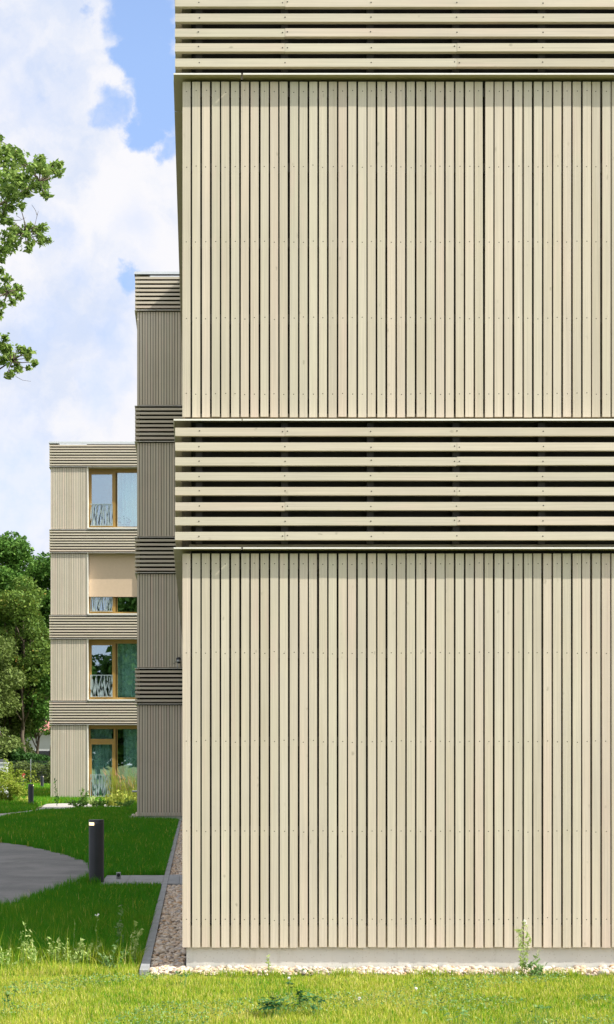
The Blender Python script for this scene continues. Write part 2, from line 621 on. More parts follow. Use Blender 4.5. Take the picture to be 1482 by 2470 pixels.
sheet('ground', [(-1500, -1500), (1500, -1500), (1500, 1500), (-1500, 1500)], 0.0, M['soil'], 'green lawn ground reaching to the horizon')


def smooth_poly(pts, n=8, closed=False):
    """Catmull-Rom through the points"""
    out = []
    P_ = [np.array(p, float) for p in pts]
    for i in range(len(P_) - 1):
        p0 = P_[max(i - 1, 0)]; p1 = P_[i]; p2 = P_[i + 1]; p3 = P_[min(i + 2, len(P_) - 1)]
        for k in range(n):
            s = k / n
            out.append(tuple(0.5 * ((2 * p1) + (-p0 + p2) * s + (2 * p0 - 5 * p1 + 4 * p2 - p3) * s * s + (-p0 + 3 * p1 - 3 * p2 + p3) * s ** 3)))
    out.append(tuple(P_[-1]))
    return out


asph = smooth_poly([(-9, 30.5), (-5.5, 32.2), G(-60, 2030), G(0, 2033), G(60, 2040), G(120, 2053), G(180, 2069), G(216, 2084), G(228, 2106),
                    G(214, 2122), G(140, 2152), G(70, 2178), G(0, 2202), G(-80, 2220), (-3.2, 13.6), (-5, 12.2), (-9, 11.0)])
sheet('asphalt_path', asph, 0.004, M['asphalt'], 'grey asphalt path curving in from the left')
pave = smooth_poly([(-12, 47), G(-60, 1966), G(0, 1963), G(60, 1957), G(96, 1951), G(106, 1943), G(120, 1939), G(170, 1938), (-3.0, 61.5), (-2.0, 62.0)]) + \
       smooth_poly([(-2.0, 57.0), (-3.2, 56.4), G(170, 1951), G(120, 1953), G(60, 1962), G(0, 1972), G(-60, 1977), (-12, 44.0)])
sheet('garden_path', pave, 0.004, M['paving'], 'light paved path running past the far wing')


def inside(poly, X, Y):
    poly = np.array(poly)
    res = np.zeros(len(X), bool)
    x0, y0 = poly[:, 0], poly[:, 1]
    x1, y1 = np.roll(x0, -1), np.roll(y0, -1)
    for a, b, c, d in zip(x0, y0, x1, y1):
        cond = ((b > Y) != (d > Y))
        with np.errstate(divide='ignore', invalid='ignore'):
            xi = (c - a) * (Y - b) / (d - b + 1e-12) + a
        res ^= cond & (X < xi)
    return res


# ------------------------------------------------------------ buildings
STO = 3.093        # storey height
ZB = 2.755         # underside of the first slat band
FLIP = 0.057       # how far the flashing lip stands proud of the upright boards
FSL = 0.047
TB = 0.022


def tintv():
    return rnd.random()


def panel_mb(x0, x1, y, z0, z1, nails=None, pitch=0.06445, wd=0.0522, jit=0.0008):
    """upright boards, faces at y, going to +y; x runs along the facade"""
    mb = MB()
    n = int(round((x1 - x0) / pitch))
    pitch = (x1 - x0 - wd) / max(1, n)
    for i in range(n + 1):
        x = x0 + i * pitch + (rnd.gauss(0, jit) if i else 0)
        wv = wd + rnd.gauss(0, .0006)
        tv = tintv()
        dy = rnd.uniform(0, .002)
        mb.box(x, x + wv, y + dy, y + TB, z0 + rnd.uniform(-.003, .002), z1, tv)
        warp = rnd.gauss(0, .0011)
        for q in (-4, -3, -2, -1):
            vx, vy, vz = mb.v[q]
            mb.v[q] = (vx + warp, vy, vz)
        if nails:
            for zr in nails:
                mb.disc((x + wv * .5 + rnd.gauss(0, .002), y + dy + .0004, zr + rnd.gauss(0, .0035)), 'y-', .0043, .0008, 6, .5, 1)
    return mb


def band_mb(x0, x1, y, zb, nrow=8, nails=None, ext=0.0, joints=()):
    """level boards; front faces at y"""
    mb = MB()
    for i in range(nrow):
        zc = zb + .085 + .0976 * i + rnd.gauss(0, .0006)
        h = .0528
        cuts = [x0 - rnd.uniform(0, .002)]
        js = sorted(j for j in joints if rnd.random() < .42)
        edges = cuts + js + [x1]
        for a, b in zip(edges[:-1], edges[1:]):
            tv = tintv()
            dz = rnd.gauss(0, .0009)
            g_ = .0008 if b != x1 else 0
            mb.box(a + (.0008 if a != edges[0] else 0), b - g_, y + rnd.uniform(0, .0015), y + .043, zc - h / 2 + dz, zc + h / 2 + dz, tv)
            if nails:
                for xn in nails:
                    if a - .001 <= xn <= b + .001:
                        near = abs(xn - a) < .02 or abs(xn - b) < .02
                        xx = xn + (.016 if abs(xn - a) < .02 else -.016 if abs(xn - b) < .02 else rnd.gauss(0, .002))
                        mb.disc((xx, y + .0004, zc + rnd.gauss(0, .003)), 'y-', .0050, .0012, 6, .5, 1)
    return mb


def flash_mb(x0, x1, y, zb, joint0=None, step=3.0, top=False, corner_gap=0.0):
    """folded metal: lip, plate, upstand. y = face of the upright boards"""
    mb = MB()
    xs = [x0]
    if joint0 is not None:
        j = joint0
        while j < x1 - .2:
            xs.append(j)
            j += step
    xs.append(x1)
    lip = y - FLIP
    for a, b in zip(xs[:-1], xs[1:]):
        g0 = .006 if a != x0 else 0
        g1 = .006 if b != x1 else 0
        mb.box(a + g0, b - g1, lip, y + .050, zb, zb + .0035)          # plate
        mb.box(a + g0, b - g1, lip - .0015, lip + .003, zb + .0005, zb + .0105, .5, 1)  # lip
    return mb


def upstand_mb(x0, x1, y, zb):
    mb = MB()
    mb.box(x0 + .10, x1, y + .038, y + .041, zb + .0035, zb + .040)
    k = 0
    x = x0 + .12
    while x < x1:
        mb.disc((x, y + .038, zb + .026), 'y-', .004, .002, 6, .5, 1)
        x += .216
    return mb


def copy_part(o, loc):
    c = o.copy(); col.objects.link(c); c.parent = o.parent; c.location = Vector(o.location) + Vector(loc)
    return c


def studs(x0, x1, y, zb, first, parent, step=.5615):
    mb = MB()
    mb.box(first - .022, first + .022, y - .003, y + .045, zb + .042, zb + .833)
    o = mb.build('stud', M['stud'], parent)
    k = 1
    while first + k * step < x1:
        copy_part(o, (k * step, 0, 0)); k += 1


def battens(x0, x1, y, zs, parent):
    mb = MB()
    mb.box(x0 + .03, x1, y + TB + .001, y + TB + .026, zs[0] - .03, zs[0] + .03)
    o = mb.build('batten', M['batten'], parent)
    for z in zs[1:]:
        copy_part(o, (0, 0, z - zs[0]))


NAIL_L = (2.664, 2.080, 1.501, .911, .335)
NAIL_U = (5.762, 5.267, 4.775, 4.275, 3.778)


def facade(root, x0, x1, y, z_base, storeys, swap=False, nails=False, joint0=None, band_nails_first=None, fine=True, core_gap=None,
           openings=None, x_clip=None, joints=()):
    """one clad face. x runs along it, +y goes into the wall. openings: (ox0, ox1) the same on every storey."""
    B = []
    for k in range(storeys):
        zb = ZB + STO * k
        z0 = z_base if k == 0 else ZB + STO * (k - 1) + .872
        z1 = zb - .024
        nl = None
        if nails:
            nl = NAIL_L if k == 0 else [z + STO * (k - 1) for z in NAIL_U]
        runs = [(x0, x1)]
        if openings:
            runs = [(x0, openings[0]), (openings[1], x1)]
        for a, b in runs:
            if b - a < .1: continue
            panel_mb(a, b, y, z0, z1, nl).build('cladding_panel', [M['woodV'], M['nail']], root, swap)
        if nails:
            battens(x0, x1, y, NAIL_L if k == 0 else [z + STO * (k - 1) for z in NAIL_U], root)
        nn = None
        if band_nails_first is not None:
            nn = list(np.arange(band_nails_first, x1, .5615))
        bo = band_mb(x0 - FSL if not swap else x0 - TB - .004 - .003, x1, y - FSL, zb, 8, nn, joints=joints).build('slat_band', [M['woodH'], M['nail']], root, swap)
        fx = x0 - FLIP if not swap else x0 - TB - .004 + .0505
        flash_mb(fx, x1, y, zb, joint0).build('flashing', [M['flash'], M['lip']], bo, swap)
        if fine:
            upstand_mb(x0 - FLIP, x1, y, zb).build('flashing', [M['flash_shaded'], M['nail']], bo, swap)
            if nails:
                studs(x0, x1, y, zb, band_nails_first, bo)
        if k < storeys - 1:
            mb = MB()
            js = [fx]
            j = joint0 if joint0 is not None else x0 + 3.0
            while j < x1 - .2:
                js.append(j); j += 3.0
            js.append(x1)
            for a, b in zip(js[:-1], js[1:]):
                mb.box(a + (.003 if a != fx else 0), b - (.003 if b != x1 else 0), y - FLIP + .003, y + .050, zb + .846, zb + .849)
                mb.box(a + (.003 if a != fx else 0), b - (.003 if b != x1 else 0), y - FLIP - .0015, y - FLIP + .003, zb + .837, zb + .8475, .5, 1)
            mb.build('flashing', [M['flash'], M['lip']], bo, swap)
            if fine:
                mb = MB()
                mb.box(x0 + .06, x1, y + .038, y + .041, zb + .849, zb + .90)
                mb.build('flashing', M['flash_shaded'], bo, swap)
    return


ROOF = ZB + STO * 3 + .91


def coping(root, x0, x1, y0, y1):
    mb = MB()
    e = .062
    mb.box(x0 - e, x1 + e, y0 - e, y0 - e + .004, ROOF - .06, ROOF)
    mb.box(x0 - e, x0 - e + .004, y0 - e + .004, y1, ROOF - .06, ROOF)
    mb.box(x0 - e + .004, x1 + e, y0 - e + .004, y0 + .30, ROOF - .004, ROOF + .002)
    mb.box(x0 - e + .004, x0 + .30, y0 + .30, y1, ROOF - .004, ROOF + .002)
    mb.build('coping', M['coping'], root)


def setback(root, x0, x1, y0, y1, h):
    mb = MB()
    mb.box(x0, x1, y0, y1, ROOF - .05, ROOF + h)
    mb.build('roof_edge', M['coping'], root)


MEM = .058   # membrane depth behind board faces

# ---- front building
FX0, FX1, FY0, FY1 = -.0747, 9.0, 12.0, 43.10
fb = empty('timber_building', (2, 14, 0), 'pale slatted timber building filling the right side, nearest of the three', 'building')
facade(fb, FX0, FX1, FY0, .150, 4, nails=True, joint0=.315, band_nails_first=(480.5 - VX) / 369.4,
       joints=[(480.5 - VX) / 369.4 + .5615 * k for k in range(1, 14, 2)])
# left side: frame with x = world y, y = world x
facade(fb, FY0 + TB + .004, FY1, FX0, .150, 4, swap=True, joint0=FY0 + .62, band_nails_first=FY0 + .12, fine=True)
mb = MB()
mb.box(FX0 + MEM, FX1, FY0 + MEM, FY1, .294, ROOF - .1)
mb.build('inner_wall', M['dark'], fb)
mb = MB()
mb.box(-.049, FX1, 12.034, FY1, -.2, .290)
mb.build('plinth', M['plinth'], fb)
mb = MB()
for xx in np.arange(.01, FX1, .0322):      # perforated insect strip behind the board ends
    pass
mb.box(-.03, FX1, 12.031, 12.0335, .152, .29)
mb.build('vent_strip', M['flash'], fb)
coping(fb, FX0, FX1, FY0, FY1)
mb = MB(); mb.box(FX0, FX1, FY0 + .30, FY1, ROOF - .1, ROOF - .02); mb.build('roof', M['roofmat'], fb)

# ---- middle building
MX0, MX1, MY0, MY1 = -1.338, 8.0, 43.18, 53.4
mbd = empty('timber_building', (2, 45, 0), 'slatted timber building block in shade, middle of the three, behind the nearest facade', 'building')
facade(mbd, MX0, MX1, MY0, .120, 4, joint0=MX0 + .45, fine=True)
facade(mbd, MY0 + TB + .004, MY1, MX0, .120, 4, swap=True, joint0=MY0 + .62, fine=True)
mb = MB(); mb.box(MX0 + MEM, MX1, MY0 + MEM, MY1, .20, ROOF - .1); mb.build('inner_wall', M['dark'], mbd)
mb = MB(); mb.box(MX0 + .03, MX1, MY0 + .036, MY1, -.2, .196); mb.build('plinth', M['plinth'], mbd)
coping(mbd, MX0, MX1, MY0, MY1)
setback(mbd, MX0 + .22, MX1, MY0 + .45, MY1, .085)

# ---- rear building with windows
RX0, RX1, RY0, RY1 = -5.157, 8.0, 65.95, 84.0
OX0, OX1 = (211.0 - VX) / (F / RY0), -1.39
rb = empty('timber_building', (-2, 68, 0), 'slatted timber building with four ochre framed windows, farthest of the three', 'building')
facade(rb, RX0, RX1, RY0, .02, 4, openings=(OX0, OX1), joint0=RX0 + 1.5, fine=False)
facade(rb, RY0 + TB + .004, RY1, RX0, .02, 4, swap=True, joint0=RY0 + .62, fine=False)
mb = MB()
mb.box(RX0 + MEM, OX0 - .02, RY0 + MEM, RY0 + .45, .0, ROOF - .1)
mb.box(OX1 + .02, RX1, RY0 + MEM, RY0 + .45, .0, ROOF - .1)
for k in range(4):
    zb = ZB + STO * k
    mb.box(OX0 - .02, OX1 + .02, RY0 + MEM, RY0 + .45, zb + .05, zb + (.80 if k < 3 else .84))
mb.box(RX0 + MEM, RX1, RY0 + 3.5, RY1, .0, ROOF - .1)
mb.box(RX0 + MEM, RX0 + .4, RY0 + .45, RY0 + 3.5, .0, ROOF - .1)
mb.box(OX1 + .6, OX1 + .9, RY0 + .45, RY0 + 3.5, .0, ROOF - .1)
mb.build('inner_wall', M['dark'], rb)
mb = MB()
for k in range(5):
    zf = STO * k - .02
    mb.box(RX0 + .4, OX1 + .6, RY0 + .45, RY0 + 3.5, zf - .2, zf)
mb.box(RX0 + .4, OX1 + .6, RY0 + 3.4, RY0 + 3.49, 0, ROOF - .2)
mb.build('room', M['room'], rb)
coping(rb, RX0, RX1, RY0, RY1)
setback(rb, RX0 + .20, RX1, RY0 + .45, RY1, .075)
mb = MB(); mb.box(RX0, RX1, RY0 + .30, RY1, ROOF - .1, ROOF - .055); mb.build('roof', M['roofmat'], rb)


def branch_panel(x0, x1, y, z0, z1, seed):
    """cut sheet-metal parapet: wavy upright twigs inside a thin border"""
    r = random.Random(seed)
    mb = MB()
    th = .006
    mb.box(x0, x1, y, y + th, z1 - .022, z1)
    mb.box(x0, x1, y, y + th, z0, z0 + .016)
    n = 21
    for i in range(n):
        x = x0 + (i + .5) / n * (x1 - x0) + r.uniform(-.02, .02)
        drift = r.uniform(-.13, .13)
        wv = r.uniform(.008, .017)
        ph = r.uniform(0, 6)
        seg = 9
        L = []
        for k in range(seg + 1):
            s = k / seg
            xx = x + drift * (s - .5) + .018 * math.sin(ph + 5 * s)
            xx = min(max(xx, x0 + wv), x1 - wv)
            wk = wv * (1.25 - .7 * s)
            L.append((xx - wk, xx + wk, z0 + s * (z1 - z0 - .01)))
        for (a, b, z), (c, d, zz) in zip(L[:-1], L[1:]):
            mb.poly([(a, y + .0015, z), (b, y + .0015, z), (d, y + .0015, zz), (c, y + .0015, zz),
                     (a, y + .0045, z), (b, y + .0045, z), (d, y + .0045, zz), (c, y + .0045, zz)],
                    [(0, 1, 2, 3), (4, 7, 6, 5), (0, 3, 7, 4), (1, 5, 6, 2)])
    return mb


def curtain_mb(x0, x1, y, z0, z1, waves):
    mb = MB()
    n = int((x1 - x0) / .012)
    pts = []
    r = random.Random(int(x0 * 100) + int(z0 * 10))
    ph = 0
    for i in range(n + 1):
        x = x0 + (x1 - x0) * i / n
        ph += waves * (1 + .5 * math.sin(i * .21 + z0)) * .075
        pts.append((x, y + .035 * math.sin(ph)))
    vs = [(x, yy, z0) for x, yy in pts] + [(x, yy, z1) for x, yy in pts]
    m_ = len(pts)
    mb.poly(vs, [(i, i + 1, m_ + i + 1, m_ + i) for i in range(m_ - 1)])
    return mb


YW = RY0 + .33          # face of the window frames
XM = (277.0 - VX) / (F / YW)     # line between the two casements
for k in range(4):
    zt = ZB + STO * k - .0           # underside of band
    zl = (ZB + STO * (k - 1) + .90) if k else .06
    if k == 0: zl = .05
    fw = .075
    mb = MB()
    # outer frame and mullion
    zi0, zi1 = zl + .02, zt - .055
    xL, xR = OX0 + .035, OX1 - .035
    mb.box(xL, xR, YW, YW + .09, zi1 - .09, zi1 + .05)
    mb.box(xL, xR, YW, YW + .09, zi0, zi0 + .075)
    mb.box(xL, xL + .06, YW, YW + .09, zi0 + .075, zi1 - .09)
    mb.box(xR - .06, xR, YW, YW + .09, zi0 + .075, zi1 - .09)
    mb.box(XM - .035, XM + .035, YW, YW + .09, zi0 + .075, zi1 - .09)
    mb.box(XM + .075, XM + .10, YW + .012, YW + .08, zi0 + .075, zi1 - .09)
    # casement sash, left
    sL, sR = xL + .06, XM - .035
    top_s = zi1 - .09
    if k == 0:
        mb.box(sL, sR, YW + .004, YW + .086, top_s - .50, top_s - .36)
        sash_top = top_s - .50
        # pane above the transom
        tp = MB(); tp.box(sL, sR, YW + .04, YW + .052, top_s - .36, top_s)
    else:
        sash_top = top_s
        tp = None
    mb.box(sL, sL + .045, YW - .012, YW + .07, zi0 + .075, sash_top)
    mb.box(sR - .055, sR, YW - .012, YW + .07, zi0 + .075, sash_top)
    mb.box(sL + .045, sR - .055, YW - .012, YW + .07, sash_top - .06, sash_top)
    mb.box(sL + .045, sR - .055, YW - .012, YW + .07, zi0 + .075, zi0 + .125)
    win = mb.build('window' if k else 'garden_door', M['frame'], rb)
    g = MB()
    g.box(sL + .045, sR - .055, YW + .03, YW + .042, zi0 + .125, sash_top - .06)
    g.build('pane', M['glass'], win)
    g = MB()
    g.box(XM + .10, xR - .06, YW + .04, YW + .052, zi0 + .075, zi1 - .09)
    g.build('pane', M['glass'], win)
    if tp: tp.build('pane', M['glass'], win)
    # reveals and sill
    mb = MB()
    mb.box(OX0 - .002, OX0 + .034, RY0 - .012, YW + .02, zl - .02, zt + .0)
    mb.box(OX1 - .034, OX1 + .002, RY0 - .012, YW + .02, zl - .02, zt + .0)
    mb.box(OX0 + .034, OX1 - .034, RY0 - .075, YW + .02, zl - .035, zl + .012)
    mb.build('sill', M['trim'], win)
    mb = MB()
    mb.box(OX0 + .034, OX1 - .034, RY0 + .045, YW + .02, zt - .012, zt - .002)
    mb.build('soffit', M['flash_shaded'], win)
    # parapet panel
    ph = .80
    pz0 = zi0 + .09
    branch_panel(sL - .01, sR - .03, YW - .07, pz0, pz0 + ph, k + 3).build('railing', M['rail'], win)
    if k == 2:
        mb = MB()
        zb_ = zl + .66
        mb.box(OX0 + .05, OX1 - .05, YW - .10, YW - .097, zb_, zt - .02)
        mb.box(OX0 + .05, OX1 - .05, YW - .11, YW - .09, zb_ - .02, zb_)
        mb.build('blind', M['blind'], win)
    # curtains
    if k in (0, 1, 3):
        curtain_mb(XM + (.32 if k == 0 else .1), xR, YW + .16, zl + .05, zt - .08, 6).build('curtain', M['curtain'], win)
    if k == 0:
        curtain_mb(xL + .05, XM - .1, YW + .16, zl + .05, zt - .08, 7).build('curtain', M['curtain'], win)

# plant pots on the upper window sill inside
pot = empty('potted_plant', (-2.6, YW + .2, 9.30), 'leafy green plant with a red bloom behind the topmost window', 'plant')
z0p = ZB + STO * 2 + .95
mb = MB()
for xx in (-2.62, -2.42):
    mb.tube([(xx, YW + .18, z0p + .02), (xx, YW + .18, z0p + .16)], .07, .09, 10)
mb.build('pot', M['rail'], pot)


# ------------------------------------------------------------ foliage helpers
def leaf_quads(C, size, r, flat=0.0, aspect=1.6, up=0.3):
    """diamond shaped leaves at the points C"""
    n = len(C)
    nrm = r.normal(size=(n, 3))
    nrm[:, 2] = np.abs(nrm[:, 2]) + up
    nrm /= np.linalg.norm(nrm, axis=1, keepdims=True)
    a = r.normal(size=(n, 3))
    a -= (a * nrm).sum(1, keepdims=True) * nrm
    a /= np.linalg.norm(a, axis=1, keepdims=True)
    b = np.cross(nrm, a)
    s = (size * r.uniform(.6, 1.3, n))[:, None]
    fold = nrm * s * .12
    V = np.stack([C - a * s * .5 * aspect, C + b * s * .42 + fold, C + a * s * .5 * aspect, C - b * s * .42 + fold], 1).reshape(-1, 3)
    Fq = np.arange(n * 4).reshape(n, 4)
    return V, Fq


def clump_points(r, centre, rad, n, shell=.55):
    d = r.normal(size=(n, 3))
    d /= np.linalg.norm(d, axis=1, keepdims=True)
    rr = (shell + (1 - shell) * r.random(n)) ** .8
    return np.array(centre) + d * rr[:, None] * np.array(rad)


def crown(name, mat, blobs, per, leaf, seed, parent=None, tint_up=.25):
    r = np.random.default_rng(seed)
    Cs, T = [], []
    zs = [b[0][2] for b in blobs]
    for c, rad in blobs:
        vol = (rad[0] * rad[1] * rad[2]) ** (2 / 3)
        n = max(12, int(per * vol))
        pts = clump_points(r, c, rad, n)
        Cs.append(pts)
        T.append(np.clip(r.normal(.42 + r.uniform(-.12, .12), .2, n), 0, 1))
    C = np.concatenate(Cs)
    T = np.concatenate(T)
    V, Fq = leaf_quads(C, leaf, r)
    return npmesh(name, V, Fq, np.repeat(T, 4), mat, parent)


def tree_blobs(r, cx, cy, cz, rx, ry, rz, n, br):
    out = []
    for i in range(n):
        d = r.normal(size=3)
        d /= np.linalg.norm(d)
        q = r.uniform(.25, 1.0) ** .5
        p = (cx + d[0] * rx * q, cy + d[1] * ry * q, cz + d[2] * rz * q)
        s = br * r.uniform(.55, 1.25)
        out.append((p, (s, s, s * r.uniform(.55, .85))))
    return out


def limb_path(a, b, sag, r, n=5, wob=.12):
    a, b = Vector(a), Vector(b)
    L = (b - a).length
    pts = []
    for i in range(n + 1):
        s = i / n
        p = a.lerp(b, s)
        p.z += math.sin(math.pi * s) * sag * L
        if 0 < i < n:
            p += Vector((r.normal(), r.normal(), r.normal())) * wob * L / n
        pts.append(p)
    return pts


def make_tree(name, label, cat, base, h0, cx, cy, cz, rx, ry, rz, nb, br, per, leaf, mat, seed, trunk_r=.22, group=None):
    r = np.random.default_rng(seed)
    root = empty(name, base, label, cat, group)
    bl = tree_blobs(r, cx, cy, cz, rx, ry, rz, nb, br)
    crown('crown', mat, bl, per, leaf, seed, root)
    mb = MB()
    top = Vector((cx, cy, cz + rz * .45))
    mb.tube(limb_path(base, top, 0, r, 7, .15), trunk_r, trunk_r * .25, 9)
    for i in range(0, min(nb, 14)):
        s = r.uniform(.3, .85)
        st = Vector(base).lerp(top, s)
        mb.tube(limb_path(st, bl[i][0], .05, r, 4, .2), trunk_r * .35, .02, 6)
    mb.build('trunk', M['bark'], root, smooth=True)
    return root


def copy_tree_obj(root, loc, rz, label, scale=1.0):
    c = root.copy(); col.objects.link(c)
    c.location = loc; c.rotation_euler = (0, 0, rz); c.scale = (scale,) * 3
    c['label'] = label
    for ch in list(root.children):
        d = ch.copy(); col.objects.link(d); d.parent = c
    return c


# ------------------------------------------------------------ trees
GT = 'trees beyond the hedge'
tA = make_tree('broadleaf_tree', 'tallest deep green tree at the left edge beyond the hedge', 'tree', (-13.8, 121, 0), 0, -13.9, 121, 12.3, 3.6, 3.6, 4.6, 68, 1.35, 430, .19, M['leafA'], 11, .3, GT)
tB = make_tree('broadleaf_tree', 'deep green tree sloping down to the corner of the far building', 'tree', (-9.6, 124, 0), 0, -9.7, 124, 10.3, 2.9, 3.2, 5.2, 58, 1.3, 430, .19, M['leafA'], 12, .28, GT)
tC = make_tree('russet_tree', 'russet tinged tree halfway up in front of the taller green trees', 'tree', (-10.9, 117, 0), 0, -10.9, 117, 9.0, 1.9, 1.8, 4.2, 42, 1.0, 520, .15, M['leafB'], 13, .16, GT)
tD = make_tree('olive_tree_crown', 'olive green small tree low at the left edge of the photo', 'tree', (-12.6, 114, 0), 0, -12.7, 114, 5.6, 1.7, 2.0, 4.4, 44, 1.0, 520, .15, M['leafC'], 14, .14, GT)
tD.name = 'olive_green_tree'
tE = make_tree('small_tree', 'small dark tree in front of the red roofed house', 'tree', (-10.2, 118.5, 0), 0, -10.2, 118.5, 6.4, 1.9, 1.8, 2.7, 40, .95, 520, .15, M['leafA'], 15, .12, GT)
copy_tree_obj(tA, (-22, 123, 0), 1.9, 'deep green tree outside the left edge beyond the hedge', 1.0)
copy_tree_obj(tB, (-17.8, 119, 0), 4.1, 'smaller deep green tree outside the left edge', .95)

copy_tree_obj(tA, (-17.5, 132, 0), .7, 'deep green tree behind the others at the left edge', .92)
copy_tree_obj(tE, (-14.3, 119.5, 0), 2.6, 'small dark tree under the tallest tree at the left edge', 1.0)
copy_tree_obj(tE, (-12.0, 126, 0), 4.4, 'small dark tree between the trunks left of the pale house', 1.15)

copy_tree_obj(tD, (-14.9, 116, 0), 3.3, 'olive green small tree just outside the left edge', 1.0)
copy_tree_obj(tE, (-12.3, 128, 0), 1.2, 'small dark tree deep behind the olive green tree', .9)
copy_tree_obj(tB, (-13.2, 131, 0), 2.9, 'deep green tree filling the gap behind the leftmost trunks', .95)

copy_tree_obj(tE, (-11.6, 121, 0), 5.2, 'small dark tree between the russet tree and the house', .95)
copy_tree_obj(tD, (-11.9, 119, 0), .9, 'olive green small tree behind the trunk of the russet tree', .85)

# shrubs under the trees
for i, (px, Yd, zt, rr, lab) in enumerate([(18, 113.5, 2.4, 1.1, 'dark shrub under the trees at the left edge above the hedge'),
                                            (60, 114, 2.3, 1.0, 'dark shrub between the hedge and the pale house'),
                                            (100, 113.6, 2.0, 1.0, 'dark shrub beside the far building corner above the hedge')]):
    x = (px - VX) / F * Yd
    r = np.random.default_rng(60 + i)
    root = empty('shrub', (x, Yd, 0), lab, 'shrub', 'dark shrubs behind the hedge')
    crown('foliage', M['leafD'], tree_blobs(r, x, Yd, zt * .5, rr, .8, zt * .42, 22, .55), 900, .12, 60 + i, root)
    mb = MB()
    for q in range(5):
        mb.tube(limb_path((x, Yd, 0), (x + r.uniform(-.6, .6), Yd + r.uniform(-.4, .4), zt * .6), 0, r), .035, .01, 5)
    mb.build('stem', M['bark'], root)

# house with red roof
hs = empty('house', (-10, 140, 0), 'pale house with a red roof glimpsed between the far trees', 'house')
mb = MB(); mb.box(-13.2, -4.0, 136, 144, 0, 3.75); mb.build('wall', M['housewall'], hs)
mb = MB()
mb.poly([(-13.5, 135.6, 3.7), (-3.7, 135.6, 3.7), (-3.7, 144.4, 3.7), (-13.5, 144.4, 3.7), (-13.5, 140, 4.7), (-3.7, 140, 4.7)],
        [(0, 1, 5, 4), (2, 3, 4, 5), (0, 4, 3), (1, 2, 5), (0, 3, 2, 1)])
mb.build('roof', M['redroof'], hs)
for xx in (-11.9, -8.5):
    mb = MB(); mb.box(xx, xx + 1.2, 135.97, 136.0, 1.0, 2.3); mb.build('window', M['anth'], hs)

# hedge with wire fence
x0h, x1h, yh = -13.2, -6.5, 109.6
hd = empty('hedge', (-9, yh, 0), 'loose green hedge growing on the wire fence left of the far building', 'hedge')
r = np.random.default_rng(90)
bl = []
for i in range(95):
    x = r.uniform(x0h + 1.6, x1h)
    z = r.uniform(.15, 1.38)
    bl.append(((x, yh + r.uniform(-.25, .25), z), (.28, .25, .24)))
crown('foliage', M['leafC'], bl, 1500, .075, 91, hd)
bl2 = [((r.uniform(-11.4, -9.2), yh - .35, r.uniform(.1, .9)), (.3, .2, .3)) for _ in range(26)]
crown('foliage', M['shrub'], bl2, 900, .075, 92, hd)
fn = empty('wire_fence', (-9, yh + .1, 0), 'thin wire fence with pale steel posts inside the hedge', 'fence')
for xx in np.arange(-12.3, -6.4, 2.52):
    mb = MB(); mb.tube([(xx + .05, yh - .42, 0), (xx + .05, yh - .42, 1.62)], .03, .03, 8); mb.build('post', M['steel'], fn)
mb = MB()
for z in np.arange(.1, 1.6, .1):
    mb.tube([(x0h, yh - .40, z), (x1h, yh - .40, z)], .003, .003, 3)
mb.build('wire_mesh', M['steel'], fn)
gf = empty('board_fence', (-13.5, 112, 0), 'dark grey board fence at the left edge behind the hedge', 'fence')
mb = MB()
for i in range(38):
    mb.box(-17 + i * .15, -17 + i * .15 + .14, 111.5, 111.53, 0, 1.63, .5)
mb.build('board', M['greyfence'], gf)
mb = MB()
for i in range(4): mb.box(-16.9 + i * 1.8, -16.8 + i * 1.8, 111.54, 111.64, 0, 1.6)
mb.build('post', M['greyfence'], gf)

# white cabinet at the left edge
cb = empty('white_cabinet', (-6.9, 61.8, 0), 'white cabinet partly hidden by the shrub at the left edge', 'cabinet')
mb = MB()
bx = P(0, 1840, 61.5).x
mb.box(bx - 1.2, bx + .22, 61.5, 62.1, .08, 1.36)
mb.build('body', M['whitepaint'], cb)
mb = MB(); mb.box(bx - 1.23, bx + .25, 61.47, 62.13, 1.36, 1.40); mb.build('lid', M['whitepaint'], cb)
mb = MB(); mb.box(bx - 1.1, bx + .15, 61.55, 62.05, 0, .08); mb.build('base', M['anth'], cb)


# ---- big oak reaching in from the left
OY = 55.0
ox, oy = -12.6, OY
oak = empty('oak_tree', (ox, oy, 0), 'oak whose sunlit boughs reach in from the left edge against the sky', 'tree')
r = np.random.default_rng(21)
fr = [(-5, 335, 14), (5, 372, 22), (28, 365, 18), (48, 378, 16), (22, 395, 26), (55, 398, 14), (12, 430, 30), (40, 428, 24), (98, 385, 12), (88, 402, 13), (104, 408, 17),
      (112, 426, 15), (130, 400, 10), (145, 398, 8), (143, 418, 11), (128, 412, 9), (74, 408, 11), (68, 430, 15), (50, 448, 24), (80, 448, 15), (98, 450, 10),
      (110, 450, 10), (108, 468, 8), (114, 474, 6), (20, 465, 26), (40, 478, 18), (10, 500, 22), (30, 502, 12), (66, 468, 10), (52, 497, 7), (8, 528, 18), (25, 535, 10),
      (32, 556, 14), (52, 560, 11), (70, 548, 12), (18, 575, 22), (40, 588, 16), (64, 566, 9), (88, 556, 10), (104, 552, 11), (96, 572, 10), (116, 582, 7), (100, 585, 8),
      (74, 590, 9), (69, 603, 7), (5, 605, 20), (24, 600, 13), (0, 625, 9),
      (0, 655, 9), (14, 675, 12), (10, 700, 16), (28, 705, 15), (43, 695, 9), (47, 715, 9), (30, 728, 8), (5, 735, 10), (0, 760, 8),
      (12, 815, 8), (5, 835, 14), (20, 840, 14), (14, 862, 16), (33, 862, 12), (50, 842, 8), (58, 850, 10), (74, 848, 7), (68, 862, 6), (82, 876, 6), (40, 880, 10),
      (44, 892, 8), (25, 900, 9), (20, 908, 6), (70, 888, 4), (2, 870, 12)]
bl = []
